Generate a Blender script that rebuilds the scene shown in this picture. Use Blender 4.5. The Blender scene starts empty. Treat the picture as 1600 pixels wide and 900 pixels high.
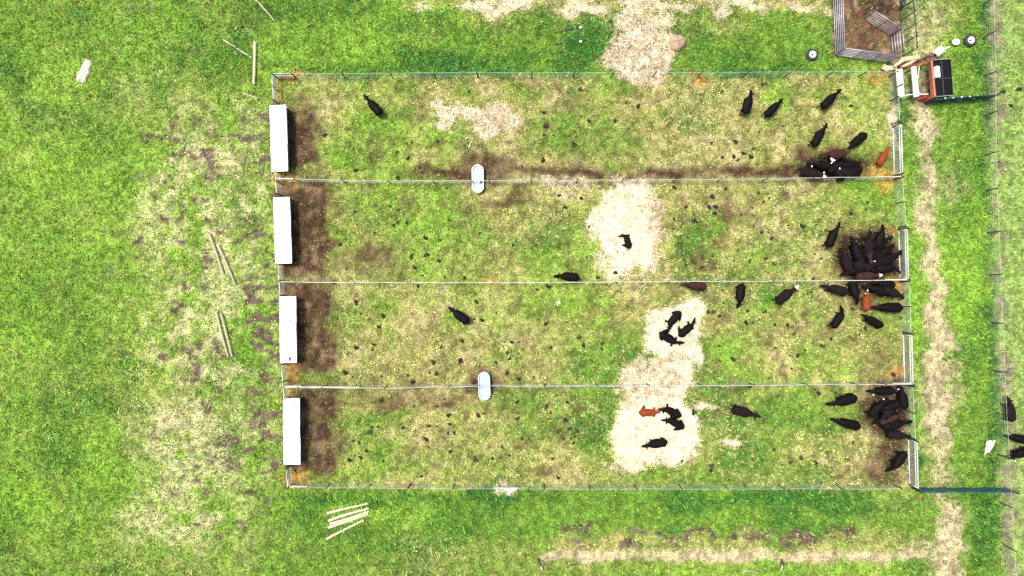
import bpy, bmesh, math, random
import numpy as np
from mathutils import Vector, Matrix

R = math.radians
rng = np.random.default_rng(7)
random.seed(7)
S = bpy.context.scene
C = S.collection

# ------------------------------------------------------------------ camera, sky, sun, exposure
H = 55.0                                   # drone height; the frame spans 100 m x 56.25 m of ground
cam = bpy.data.cameras.new('camera'); camo = bpy.data.objects.new('camera', cam); C.objects.link(camo)
camo.location = (0, 0, H); camo.rotation_euler = (0, 0, 0)
cam.sensor_width = 36; cam.lens = 36 * H / 100.0; cam.clip_end = 2000
S.camera = camo
W = bpy.data.worlds.new('World'); S.world = W; W.use_nodes = True
nt = W.node_tree; bg = nt.nodes['Background']
sky = nt.nodes.new('ShaderNodeTexSky'); sky.sky_type = 'NISHITA'; sky.sun_disc = False
SUN_EL, SUN_AZ = 66, -62                   # azimuth clockwise from the top of the photograph
sky.sun_elevation = R(SUN_EL); sky.sun_rotation = R(SUN_AZ % 360)
sky.air_density = 1.0; sky.dust_density = 4.0; sky.ozone_density = 1.0
nt.links.new(sky.outputs[0], bg.inputs[0]); bg.inputs[1].default_value = 0.11
sun = bpy.data.lights.new('sun', 'SUN'); sun.energy = 2.3; sun.angle = R(16); sun.color = (1, .96, .9)
suno = bpy.data.objects.new('sun', sun); C.objects.link(suno)
sd = Vector((math.sin(R(SUN_AZ)) * math.cos(R(SUN_EL)), math.cos(R(SUN_AZ)) * math.cos(R(SUN_EL)), math.sin(R(SUN_EL))))
suno.rotation_euler = (-sd).to_track_quat('-Z', 'Y').to_euler(); suno.location = sd * 80
S.view_settings.view_transform = 'Standard'; S.view_settings.look = 'None'
S.view_settings.exposure = 1.06; S.view_settings.gamma = 1.0; S.view_settings.use_curve_mapping = False
S.cycles.max_bounces = 5; S.cycles.diffuse_bounces = 3

# ------------------------------------------------------------------ measuring: photograph pixel -> ground metres
PX = 16.0
def P(px, py, z=0.0):
    k = (H - z) / H / PX
    return Vector(((px - 800) * k, (450 - py) * k, z))

# ------------------------------------------------------------------ noise and zones of the ground (metres -> weights)
def vnoise(x, y, seed):
    x = np.asarray(x, float); y = np.asarray(y, float)
    xi = np.floor(x).astype(np.int64); yi = np.floor(y).astype(np.int64)
    fx = x - xi; fy = y - yi
    fx = fx * fx * (3 - 2 * fx); fy = fy * fy * (3 - 2 * fy)
    def h(a, b):
        n = (a * 374761393 + b * 668265263 + seed * 974711) & 0xffffffff
        n = ((n ^ (n >> 13)) * 1274126177) & 0xffffffff
        n = (n ^ (n >> 16)) & 0xffffffff
        return n / 4294967295.0
    return (h(xi, yi) * (1 - fx) + h(xi + 1, yi) * fx) * (1 - fy) + (h(xi, yi + 1) * (1 - fx) + h(xi + 1, yi + 1) * fx) * fy
def fbm(x, y, scale, seed, octv=4, gain=.55):
    s = 0; a = 1; t = 0
    for o in range(octv):
        s = s + a * vnoise(x / scale * 2 ** o + 17.3 * o, y / scale * 2 ** o + 9.1 * o, seed + o * 13); t += a; a *= gain
    return s / t
def sm(e0, e1, v):
    t = np.clip((v - e0) / (e1 - e0), 0, 1); return t * t * (3 - 2 * t)
def blob(X, Y, cx, cy, rx, ry, soft=.35, rot=0):
    dx, dy = X - cx, Y - cy
    if rot:
        c, s = math.cos(R(rot)), math.sin(R(rot)); dx, dy = dx * c + dy * s, -dx * s + dy * c
    d = np.sqrt((dx / rx) ** 2 + (dy / ry) ** 2)
    return 1 - sm(1 - soft, 1 + soft, d)
def box(X, Y, x0, x1, y0, y1, s=10):
    return sm(x0 - s, x0 + s, X) * (1 - sm(x1 - s, x1 + s, X)) * sm(y0 - s, y0 + s, Y) * (1 - sm(y1 - s, y1 + s, Y))
def many(X, Y, lst):
    w = np.zeros_like(X)
    for b in lst: w = np.maximum(w, blob(X, Y, *b[:4], *(b[4:] or (.45,))))
    return w
LUSH = np.array((.112, .215, .026)); DEEP = np.array((.026, .115, .020)); DRY = np.array((.238, .228, .068))
TAN = np.array((.37, .31, .15)); MUD = np.array((.06, .033, .018)); DIRT = np.array((.42, .335, .195))
STRAW = np.array((.66, .565, .385)); FIELD = np.array((.21, .30, .075)); BRIGHT = np.array((.20, .36, .035))
RUST = np.array((.40, .22, .055)); SMEAR = np.array((.11, .073, .058)); CORRAL = np.array((.115, .062, .035))
def mid0(X, Y): return np.maximum.reduce([blob(X, Y, 330, 330, 110, 150, .5), blob(X, Y, 330, 520, 110, 90, .5), blob(X, Y, 310, 700, 100, 70, .6), blob(X, Y, 290, 800, 90, 60, .6), .5 * blob(X, Y, 215, 40, 40, 110, .6)])
def zones(x, y):
    """weights of what covers the ground at (x, y) metres"""
    x = np.asarray(x, float); y = np.asarray(y, float)
    X0 = 800 + x * PX; Y0 = 450 - y * PX
    wx = (fbm(x, y, 2.2, 3, 4) - .5); wy = (fbm(x + 50, y, 2.2, 5, 4) - .5)
    X = X0 + wx * 55; Y = Y0 + wy * 55                                # ragged edges
    Xs = X0 + wx * 16; Ys = Y0 + wy * 16
    z = {}
    left = 425 + (Ys - 118) * .039; right = 1396 + (Ys - 118) * .049
    pen = sm(left - 3, left + 3, Xs) * (1 - sm(right - 3, right + 3, Xs)) * sm(116, 121, Ys) * (1 - sm(758, 764, Ys))
    n1 = fbm(x, y, 9, 11, 3); n2 = fbm(x, y, 3.2, 21, 4); n3 = fbm(x, y, 16, 31, 3); n4 = fbm(x, y, .9, 33, 3); z['mid'] = np.clip(mid0(X, Y) * sm(.40, .62, n2 * .6 + n4 * .4) * 1.2, 0, 1)
    # dryness: pens dry with green patches, the left meadow dry only in its trampled middle
    mid = blob(X, Y, 340, 430, 150, 310, .5) * .95 + blob(X, Y, 330, 800, 120, 90, .6) * .6 + blob(X, Y, 215, 40, 45, 120, .6) * .4
    dry_out = .20 + .40 * mid + (n1 - .5) * .7 + (n2 - .5) * .75 + (n4 - .5) * .5
    greenpen = many(X, Y, [(690, 365, 70, 55), (640, 400, 45, 45), (590, 340, 70, 45), (640, 285, 60, 25), (680, 320, 45, 40), (870, 395, 70, 45), (950, 560, 70, 50), (930, 640, 55, 65),
        (1140, 630, 90, 60), (1170, 690, 70, 45), (1110, 560, 60, 35), (1200, 480, 25, 15), (1270, 483, 30, 14), (1255, 570, 18, 22), (1110, 680, 40, 60), (1290, 650, 60, 35), (1230, 640, 50, 40),
        (860, 670, 60, 35), (800, 625, 60, 18), (620, 720, 45, 25), (600, 660, 50, 25), (1090, 370, 45, 40), (1190, 400, 45, 30), (1360, 300, 45, 28), (1220, 140, 22, 26), (1285, 150, 20, 16),
        (590, 200, 50, 35), (560, 240, 60, 30), (575, 130, 12, 14), (635, 135, 14, 16), (720, 135, 16, 12), (815, 138, 25, 10), (840, 140, 14, 14), (960, 135, 26, 14), (870, 210, 60, 35), (950, 230, 70, 25),
        (700, 205, 40, 25), (500, 590, 30, 14), (600, 475, 16, 18), (540, 500, 30, 25), (870, 470, 50, 30), (940, 480, 30, 30), (1060, 740, 90, 18), (1330, 640, 40, 18), (1240, 740, 60, 20), (1380, 500, 30, 30), (520, 740, 60, 10)])
    dry_in = .84 - .44 * greenpen + (n1 - .5) * .45 + (n2 - .5) * .75 + (n4 - .5) * .6
    lushout = many(X, Y, [(700, 80, 280, 45, .5), (1180, 90, 130, 35, .5), (900, 800, 500, 32, .6), (1530, 300, 30, 420, .5), (1425, 480, 22, 220, .5), (1370, 700, 5, 5), (640, 30, 90, 30)])
    dry_out = dry_out - .45 * lushout
    topdry = box(X, Y, 620, 1300, -10, 18, 14) * .8 + blob(X, Y, 640, 60, 40, 25, .6) * .25 + blob(X, Y, 720, 45, 90, 20, .6) * .35
    botdry = box(X, Y, 860, 1420, 825, 872, 16) * .55
    dry_out = dry_out + topdry + botdry
    z['dry'] = np.clip(dry_out * (1 - pen) + dry_in * pen, 0, 1)
    z['deep'] = np.clip(sm(.52, .74, fbm(x, y, 5.5, 41, 4)) * .75 + .9 * many(X, Y, [(945, 570, 45, 40), (925, 650, 35, 45), (1125, 640, 45, 40), (655, 40, 60, 22), (930, 60, 40, 40), (1545, 330, 14, 90, .6), (1545, 60, 12, 200, .6),
            (1552, 600, 13, 300, .6), (1540, 830, 25, 70, .5), (640, 775, 200, 12, .6), (1220, 780, 190, 12, .6), (690, 360, 12, 12), (700, 100, 140, 18, .6), (205, 572, 14, 18), (120, 30, 12, 12), (370, 40, 20, 18), (540, 110, 90, 14), (1210, 110, 60, 12), (1410, 175, 10, 20)]), 0, 1)
    z['bright'] = np.clip(sm(.50, .74, fbm(x, y, 7, 51, 3)) * .8 + (.45 * mid + .38 * blob(X, Y, 150, 450, 330, 560, .6)) * (1 - pen) + .9 * many(X, Y, [(100, 125, 45, 35, .6), (190, 250, 40, 30, .6), (1430, 440, 16, 100, .6), (1500, 420, 30, 60, .6), (1215, 145, 20, 20), (1320, 590, 18, 14), (1310, 615, 20, 12), (330, 340, 40, 30), (410, 680, 20, 10)]), 0, 1) * (1 - .5 * z['deep'])
    # mud by the feed bunks, the first divider and the gates
    m = np.zeros_like(X)
    for (x0, y0, x1, y1) in ((452, 160, 492, 272), (456, 290, 520, 432), (464, 448, 522, 592), (470, 608, 532, 742)):
        m = np.maximum(m, box(X, Y, x0 - 30, x1, y0, y1, 17) * (Xs > x0 - 34))
    m = np.maximum(m, 1.0 * box(X0 + wx * 60, Y0 + wy * 34, 640, 1270, 262, 282, 12) * sm(.2, .5, n2 + .06)); m = np.maximum(m, .85 * blob(X, Y, 755, 256, 40, 22, .5)); m = np.maximum(m, .8 * blob(X, Y, 655, 270, 26, 12, .5))
    m = np.maximum(m, .9 * blob(X, Y, 757, 590, 26, 22, .5))
    m = np.maximum(m, np.maximum.reduce([.95 * blob(X, Y, 1312, 258, 70, 30, .4), .95 * blob(X, Y, 1362, 396, 62, 48, .4), .55 * blob(X, Y, 1365, 458, 55, 26, .5), .85 * blob(X, Y, 1385, 645, 45, 50, .4), .75 * blob(X, Y, 1388, 720, 34, 45, .5), .4 * blob(X, Y, 1390, 560, 40, 30, .6)]))
    speck = sm(.55, .75, fbm(x, y, 1.1, 61, 3)) * pen * sm(.35, .65, n3 + .15)
    m = np.maximum(m, .5 * speck); m = np.maximum(m, .6 * np.maximum(box(X, Y, 470, 640, 412, 436, 12), box(X, Y, 480, 735, 606, 622, 9)) * sm(.3, .6, n2 + .05))
    m = np.maximum(m, .7 * many(X, Y, [(575, 405, 50, 22), (640, 320, 18, 18), (610, 630, 22, 16), (690, 627, 20, 14), (1135, 330, 26, 22), (1100, 410, 20, 14), (590, 230, 22, 22), (690, 215, 14, 12), (800, 310, 50, 12)]))
    z['mud'] = np.clip(m * pen * (.55 + .9 * fbm(x, y, 1.6, 71, 4)), 0, 1)
    z['shaded_mud'] = np.clip(np.maximum.reduce([1.1 * blob(X0, Y0, 1305, 262, 58, 19, .5), 1.1 * blob(X0, Y0, 1357, 402, 52, 40, .4), .75 * blob(X0, Y0, 1370, 450, 45, 14, .5), 1.0 * blob(X0, Y0, 1388, 648, 36, 38, .45), .5 * blob(X0, Y0, 1398, 715, 22, 34, .5)]), 0, 1) * pen  # mud under the huddles, painted near-black for the shade among the cattle
    # grey-brown trampled smears left of the bunks
    sme = many(X, Y, [(238, 205, 16, 10), (310, 238, 30, 6), (405, 242, 30, 10), (275, 205, 20, 6), (395, 355, 28, 8), (400, 378, 30, 5), (405, 408, 24, 5), (405, 465, 30, 9), (412, 497, 26, 12), (372, 690, 60, 10), (412, 684, 40, 9), (415, 720, 35, 7), (420, 640, 22, 10), (416, 585, 14, 10), (390, 440, 20, 8), (400, 525, 22, 8), (360, 735, 18, 6), (415, 430, 18, 6), (408, 610, 22, 7), (330, 720, 40, 6), (290, 240, 24, 10), (380, 205, 26, 8), (370, 340, 22, 6), (410, 545, 22, 5), (420, 660, 14, 8), (400, 210, 25, 8), (345, 700, 20, 6)])
    sme = np.maximum(sme, .85 * many(X, Y, [(900, 822, 24, 8), (890, 838, 8, 6), (985, 850, 16, 5), (905, 852, 12, 6), (1080, 832, 90, 7), (1180, 838, 40, 12), (1240, 840, 30, 14), (1310, 830, 20, 14), (1230, 862, 14, 6)]))
    sme = np.maximum(sme, .85 * sm(.55, .74, fbm(x, y, 1.1, 81, 4)) * mid)
    z['smear'] = np.clip(sme * 1.7 * sm(.36, .62, fbm(x * .6, y, .45, 91, 4)), 0, 1) * (1 - pen)
    # straw and pale trampled hay
    s = np.maximum.reduce([box(X, Y, 938, 1018, 286, 405, 13), .9 * blob(X, Y, 978, 350, 50, 78, .35), .95 * box(X, Y, 1008, 1094, 480, 566, 13), .8 * box(X, Y, 975, 1072, 560, 628, 13), box(X, Y, 958, 1084, 618, 722, 15),
        .95 * blob(X, Y, 1000, 85, 60, 42, .3), .8 * blob(X, Y, 1000, 40, 45, 25, .5), .5 * box(X, Y, 690, 795, 170, 190, 6), .6 * blob(X0, Y0, 745, 178, 60, 9, .5, 8), .6 * blob(X, Y, 772, 186, 36, 16, .45), .7 * blob(X, Y, 755, 204, 12, 12, .5), .6 * blob(X, Y, 684, 172, 10, 14, .5), .3 * blob(X, Y, 880, 290, 60, 9, .5),
        .55 * blob(X, Y, 1150, 690, 22, 9, .5), .6 * blob(X, Y, 1105, 632, 14, 7, .5), .62 * box(X, Y, 650, 1300, 2, 22, 10) * sm(.25, .6, n2), .6 * blob(X, Y, 1395, 195, 10, 26, .5), .5 * blob(X, Y, 785, 764, 22, 9, .5)])
    z['straw'] = np.clip(s, 0, 1)
    z['straw_dark'] = np.clip(1.0 * box(X, Y, 975, 1062, 555, 612, 16) + .8 * blob(X, Y, 1085, 385, 0 + 1, 1) + .75 * blob(X, Y, 1022, 350, 12, 50, .6) + .6 * blob(X, Y, 1080, 535, 14, 10, .6) + 1.0 * blob(X, Y, 1000, 80, 85, 70, .5) + .5 * blob(X, Y, 760, 186, 70, 22, .5) + .5 * blob(X, Y, 965, 612, 40, 24, .6) + .4 * blob(X, Y, 775, 186, 40, 20, .6), 0, 1)
    # worn lane, bottom track, right-hand strip
    lc = 1449 + (Ys - 170) * .038 + (fbm(y * 0, y, 6, 101, 2) - .5) * 26
    lane = np.exp(-(np.abs(X - lc) / 19) ** 3) * 1.1 * sm(140, 175, Ys) * (.62 + .55 * sm(.3, .62, fbm(x, y * .6, 3.5, 111, 3)))
    lane = np.maximum(lane, .75 * blob(X, Y, 1470, 590, 30, 60, .6)); lane = np.maximum(lane, .7 * blob(X, Y, 1450, 60, 22, 60, .6)); lane = np.maximum(lane, .55 * blob(X, Y, 1490, 320, 22, 40, .7) * sm(.4, .7, n2 + .1))
    track = box(X0 + wx * 30, Y0 + wy * 16, 850, 1480, 860, 876, 5) * (.62 + .55 * sm(.3, .6, n2))
    track = np.maximum(track, .7 * blob(X, Y, 1450, 862, 50, 22, .6))
    z['dirt'] = np.clip(np.maximum(lane, track), 0, 1)
    edge = 1546 + sm(250, 900, Y0) * 22
    z['field'] = sm(edge - 8, edge + 14, X0 + wx * 14)
    z['strip'] = np.exp(-((X0 + wx * 22 - edge - 12) / 14) ** 2) * (.6 + .75 * fbm(x, y * .5, 3, 121, 3))
    z['rust'] = np.clip(many(X, Y, [(464, 126, 20, 9), (440, 140, 8, 18), (1372, 122, 26, 9), (1089, 121, 16, 8), (470, 746, 26, 9), (445, 745, 8, 18), (641, 752, 12, 8), (445, 285, 18, 8), (452, 582, 12, 16), (452, 610, 10, 10), (1396, 445, 12, 11), (1400, 590, 20, 9), (1368, 272, 26, 7), (1390, 285, 20, 8), (762, 434, 14, 7), (1398, 352, 12, 12), (640, 757, 14, 8)]) * (.3 + fbm(x, y, .7, 125, 3)), 0, 1)
    cor = sm(1297, 1302, X0 + wx * 4) * (1 - sm(1406, 1412, X0)) * (1 - sm(0, 5, Y0 + wy * 4 - (84 + (X0 - 1304) * .13)))
    z['corral'] = cor * sm(-110, -100, Y0)
    z['chute_dirt'] = box(X, Y, 1436, 1486, 98, 150, 5)
    z['corral_sand'] = box(X, Y, 1408, 1428, -60, 92, 8) * .8 + .75 * box(X, Y, 1398, 1456, 92, 152, 5)
    return z
def lerp(a, b, w): return a + (b - a) * w[..., None]
def ground_colour(x, y, z):
    n = fbm(x, y, .5, 131, 3); n2 = fbm(x, y, 1.3, 141, 3)
    c = lerp(LUSH, DRY, np.clip(z['dry'] * 1.1 + (n - .5) * .5, 0, 1))
    c = lerp(c, DEEP, z['deep'] * (1 - .55 * z['dry'])); c = lerp(c, BRIGHT, z['bright'] * .6)
    c = lerp(c, TAN, sm(.72, 1.0, z['dry']) * sm(.42, .62, n2) * .7)
    c = lerp(c, np.array((.50, .44, .25)), z['mid'] * .62)
    c = lerp(c, FIELD, z['field'] * .92); c = lerp(c, np.array((.20, .15, .115)), np.clip(z['strip'] * sm(.3, .65, n2) * 1.1, 0, .85))
    c = lerp(c, SMEAR, np.clip(z['smear'] * 1.1, 0, 1)); c = lerp(c, lerp(np.tile(MUD, (len(x), 1)), np.array((.17, .11, .06)), sm(.45, .75, fbm(x, y, .8, 149, 4)) * .75), np.clip(z['mud'] * 1.05, 0, 1))
    c = lerp(c, np.array((.022, .013, .007)), z['shaded_mud'] * .9)
    c = lerp(c, lerp(np.tile(DIRT, (len(x), 1)), np.array((.22, .15, .095)), sm(.55, .75, fbm(x, y * .7, .9, 143, 4)) * .75), np.clip(z['dirt'] * 1.15 + (n - .5) * .5 * (z['dirt'] > .05), 0, 1)); c = lerp(c, RUST, z['rust'] * .75)
    c = lerp(c, lerp(lerp(np.tile(CORRAL, (len(x), 1)), np.array((.05, .026, .018)), sm(.4, .7, n2)), np.array((.26, .17, .11)), sm(.58, .8, fbm(x, y, .7, 145, 4)) * .8), z['corral']); c = lerp(c, np.array((.34, .28, .17)), np.clip(z['corral_sand'], 0, 1) * .8)
    c = lerp(c, np.array((.17, .115, .08)), z['chute_dirt'] * .85)
    st = lerp(STRAW, np.array((.36, .265, .155)), np.clip(z['straw_dark'] * 1.1 * sm(.3, .62, n) + sm(.58, .78, fbm(x, y, .8, 144, 4)) * .4, 0, 1))
    c = lerp(c, np.array((.30, .20, .12)), sm(.04, .4, z['straw'] + (n - .5) * .5 * (z['straw'] > .02)) * .75 * sm(.35, .6, n2))
    c = lerp(c, st, sm(.12, .85, z['straw'] + ((n - .5) * .6 + (n2 - .5) * .4) * (z['straw'] > .03)))
    return c * (.62 + .62 * sm(.25, .75, fbm(x, y, .42, 147, 2)))[..., None]
def hfun(x, y, z=None):
    if z is None: z = zones(x, y)
    h = .05 * fbm(x, y, 3, 151, 3) + .07 * z['straw'] * fbm(x, y, .8, 161, 3) - .05 * z['mud']
    X = 800 + np.asarray(x) * PX; Y = 450 - np.asarray(y) * PX
    return h + .5 * blob(X, Y, 1000, 82, 54, 42, .5) * fbm(x, y, 1.3, 171, 4) ** 1.5 + .22 * blob(X, Y, 1001, 65, 12, 17, .5) + .15 * blob(X, Y, 972, 78, 12, 9, .5)
def hz(p):
    return float(hfun(np.array([p[0]]), np.array([p[1]]))[0])

# ------------------------------------------------------------------ materials
def mat(name, col, rough=.8, metal=0, noise=0, nscale=8, bump=0, attr=None, spec=None, col2=None):
    m = bpy.data.materials.new(name); m.use_nodes = True
    t = m.node_tree; b = t.nodes['Principled BSDF']
    b.inputs['Roughness'].default_value = rough; b.inputs['Metallic'].default_value = metal
    b.inputs['Base Color'].default_value = (*col, 1)
    if spec is not None: b.inputs['Specular IOR Level'].default_value = spec
    src = None
    if attr:
        a = t.nodes.new('ShaderNodeAttribute'); a.attribute_name = attr; src = a.outputs['Color']
        t.links.new(src, b.inputs['Base Color'])
    if noise or bump:
        tc = t.nodes.new('ShaderNodeTexCoord'); nz = t.nodes.new('ShaderNodeTexNoise')
        nz.inputs['Scale'].default_value = nscale; nz.inputs['Detail'].default_value = 5; nz.inputs['Roughness'].default_value = .65
        t.links.new(tc.outputs['Object'], nz.inputs['Vector'])
        if noise:
            rmp = t.nodes.new('ShaderNodeMapRange'); rmp.inputs[1].default_value = .3; rmp.inputs[2].default_value = .7
            t.links.new(nz.outputs['Fac'], rmp.inputs[0])
            if col2 is not None:
                mx = t.nodes.new('ShaderNodeMix'); mx.data_type = 'RGBA'
                t.links.new(rmp.outputs[0], mx.inputs[0]); mx.inputs[6].default_value = (*col, 1); mx.inputs[7].default_value = (*col2, 1)
                t.links.new(mx.outputs[2], b.inputs['Base Color'])
            else:
                rmp.inputs[3].default_value = 1 - noise; rmp.inputs[4].default_value = 1 + noise
                mx = t.nodes.new('ShaderNodeMix'); mx.data_type = 'RGBA'; mx.blend_type = 'MULTIPLY'; mx.inputs[0].default_value = 1
                if src: t.links.new(src, mx.inputs[6])
                else: mx.inputs[6].default_value = (*col, 1)
                t.links.new(rmp.outputs[0], mx.inputs[7]); t.links.new(mx.outputs[2], b.inputs['Base Color'])
        if bump:
            bp = t.nodes.new('ShaderNodeBump'); bp.inputs['Strength'].default_value = bump; bp.inputs['Distance'].default_value = .05
            t.links.new(nz.outputs['Fac'], bp.inputs['Height']); t.links.new(bp.outputs[0], b.inputs['Normal'])
    return m
M = {
 'ground': mat('turf', (.1, .2, .03), .95, noise=.5, nscale=5.5, bump=.9, attr='tint', spec=.1),
 'blade': mat('grass_blades', (.1, .2, .03), .8, attr='tint', spec=.15),
 'strand': mat('straw_strands', (.5, .4, .25), .8, attr='tint', spec=.15),
 'white_sheet': mat('white_roof_sheet', (.80, .80, .80), .5, noise=.06, nscale=3),
 'galv': mat('galvanised_steel', (.38, .40, .40), .42, .35, noise=.15, nscale=20),
 'wire': mat('galvanised_wire', (.42, .46, .40), .5, .2),
 'white_rail': mat('white_rail', (.52, .50, .44), .6, noise=.4, nscale=.6),
 'post': mat('creosote_post', (.035, .026, .02), .9, noise=.4, nscale=14, bump=.5),
 'steelpost': mat('dark_steel_post', (.05, .055, .05), .6, .3),
 'board': mat('weathered_board', (.52, .45, .36), .85, noise=.3, nscale=9, bump=.4),
 'pole': mat('peeled_pole', (.62, .52, .36), .8, noise=.25, nscale=7, bump=.4, col2=(.48, .38, .24)),
 'poleend': mat('cut_wood', (.60, .45, .28), .8),
 'greypole': mat('weathered_green_pole', (.46, .42, .28), .85, noise=.3, nscale=7, bump=.4, col2=(.28, .26, .15)),
 'rail': mat('corral_tube', (.42, .42, .46), .4, .4, noise=.25, nscale=6),
 'raildark': mat('corral_dark_tube', (.045, .045, .05), .45, .4, noise=.3, nscale=6),
 'tank': mat('tank_plastic', (.66, .68, .70), .45, noise=.1, nscale=5),
 'water': mat('tank_water', (.34, .41, .45), .08, spec=.6),
 'rubber': mat('tyre_rubber', (.022, .023, .022), .8, noise=.35, nscale=15, bump=.3),
 'whiteplastic': mat('white_plastic', (.78, .79, .80), .5, noise=.08, nscale=8),
 'black': mat('black_sheet', (.008, .008, .009), .45, noise=.3, nscale=3),
 'blackin': mat('black_rubber_mat', (.005, .005, .006), .5, noise=.3, nscale=6, spec=.2),
 'red': mat('red_paint', (.36, .04, .035), .5, noise=.35, nscale=5, col2=(.14, .035, .025)),
 'orange': mat('rust_orange_paint', (.48, .16, .07), .6, noise=.35, nscale=4, col2=(.32, .105, .05)),
 'whitepaint': mat('white_painted_steel', (.78, .78, .79), .45, noise=.3, nscale=2.5, col2=(.42, .37, .31)),
 'teal': mat('teal_gate_paint', (.022, .085, .085), .5, .1, noise=.4, nscale=2.5),
 'blue': mat('blue_gate_paint', (.022, .085, .115), .5, .1, noise=.4, nscale=2.5),
 'dung': mat('dung', (.013, .010, .006), .9, noise=.5, nscale=10, bump=.6),
 'dung_dry': mat('dry_dung', (.045, .032, .018), .95, noise=.5, nscale=10, bump=.6),
 'sand': mat('pale_sand', (.60, .47, .37), .95, noise=.12, nscale=4, bump=.3),
 'sack': mat('pale_sack', (.70, .63, .47), .8, noise=.12, nscale=6, bump=.3),
 'wood': mat('split_timber', (.66, .52, .34), .85, noise=.35, nscale=6, bump=.6, col2=(.40, .27, .16)),
 'wooddark': mat('rotten_wood', (.14, .085, .05), .95, noise=.5, nscale=8, bump=.6),
 'hay': mat('old_hay', (.34, .235, .15), .95, noise=.45, nscale=7, bump=.9),
 'trough': mat('trough_grey', (.30, .30, .29), .7, noise=.2, nscale=5),
 'c_black': mat('black_coat', (.0028, .0024, .0028), .65, noise=.35, nscale=3, spec=.09, col2=(.0065, .0045, .0042)),
 'c_dark': mat('dark_brown_coat', (.012, .0075, .0075), .85, noise=.5, nscale=3, spec=.08),
 'c_brown': mat('brown_coat', (.038, .016, .012), .8, noise=.5, nscale=4, spec=.1),
 'c_red': mat('red_coat', (.27, .052, .014), .8, noise=.6, nscale=4, spec=.15, col2=(.12, .022, .010)),
 'c_white': mat('white_hair', (.72, .70, .66), .7),
 'tag': mat('white_ear_tag', (.8, .8, .78), .5),
}

# ------------------------------------------------------------------ mesh helpers
class MB:
    def __init__(s): s.v = []; s.f = []; s.mi = []
    def add(s, v, f, mi=0):
        n = len(s.v); s.v += [tuple(p) for p in v]; s.f += [tuple(i + n for i in q) for q in f]; s.mi += [mi] * len(f); return s
    def box(s, c, d, rz=0, rx=0, ry=0, mi=0):
        m = Matrix.Translation(Vector(c)) @ Matrix.Rotation(rz, 4, 'Z') @ Matrix.Rotation(ry, 4, 'Y') @ Matrix.Rotation(rx, 4, 'X')
        v = [m @ Vector((x * d[0] / 2, y * d[1] / 2, z * d[2] / 2)) for x in (-1, 1) for y in (-1, 1) for z in (-1, 1)]
        return s.add(v, [(0, 1, 3, 2), (4, 6, 7, 5), (0, 4, 5, 1), (2, 3, 7, 6), (0, 2, 6, 4), (1, 5, 7, 3)], mi)
    def tube(s, pts, r, n=8, cap=True, mi=0, flat=None):
        pts = [Vector(p) for p in pts]
        rs = r if isinstance(r, (list, tuple)) else [r] * len(pts)
        rings = []; 
        for i, p in enumerate(pts):
            d = (pts[min(i + 1, len(pts) - 1)] - pts[max(i - 1, 0)])
            d = d.normalized() if d.length > 1e-9 else Vector((0, 0, 1))
            up = Vector((0, 0, 1)) if abs(d.z) < .9 else Vector((1, 0, 0))
            a = d.cross(up).normalized(); b = a.cross(d).normalized()
            ra, rb = rs[i] if isinstance(rs[i], (list, tuple)) else (rs[i], rs[i])
            rings.append([p + a * (ra * math.cos(2 * math.pi * k / n)) + b * (rb * math.sin(2 * math.pi * k / n)) for k in range(n)])
        v = [q for ring in rings for q in ring]; f = []
        for i in range(len(pts) - 1):
            for k in range(n):
                f.append((i * n + k, i * n + (k + 1) % n, (i + 1) * n + (k + 1) % n, (i + 1) * n + k))
        if cap: f += [tuple(range(n - 1, -1, -1)), tuple((len(pts) - 1) * n + k for k in range(n))]
        return s.add(v, f, mi)
    def lathe(s, prof, n=28, c=(0, 0, 0), closed=False, mi=0, warp=None):
        v = []; f = []
        for (r, z) in prof:
            for k in range(n):
                a = 2 * math.pi * k / n; q = (r * math.cos(a), r * math.sin(a), z)
                if warp: q = warp(*q)
                v.append((q[0] + c[0], q[1] + c[1], q[2] + c[2]))
        m = len(prof)
        for i in range(m if closed else m - 1):
            j = (i + 1) % m
            for k in range(n): f.append((i * n + k, i * n + (k + 1) % n, j * n + (k + 1) % n, j * n + k))
        return s.add(v, f, mi)
    def mesh(s, name, mats, smooth=False):
        me = bpy.data.meshes.new(name); me.from_pydata(s.v, [], s.f)
        for m in (mats if isinstance(mats, (list, tuple)) else [mats]): me.materials.append(m)
        me.polygons.foreach_set('material_index', s.mi)
        if smooth: me.polygons.foreach_set('use_smooth', [True] * len(s.f))
        bm = bmesh.new(); bm.from_mesh(me); bmesh.ops.recalc_face_normals(bm, faces=bm.faces); bm.to_mesh(me); bm.free()
        me.update(); return me
    def build(s, name, mats, parent=None, smooth=False):
        return link(name, s.mesh(name, mats, smooth), parent)
def link(name, me, parent=None):
    o = bpy.data.objects.new(name, me); C.objects.link(o)
    if parent: o.parent = parent
    return o
def tag(o, label=None, cat=None, group=None, kind=None):
    if label: o['label'] = label
    if cat: o['category'] = cat
    if group: o['group'] = group
    if kind: o['kind'] = kind
    return o
def empty(name, loc, rz=0, label=None, cat=None, group=None):
    o = bpy.data.objects.new(name, None); C.objects.link(o); o.location = loc; o.rotation_euler.z = rz; o.empty_display_size = .3
    return tag(o, label, cat, group)
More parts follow.
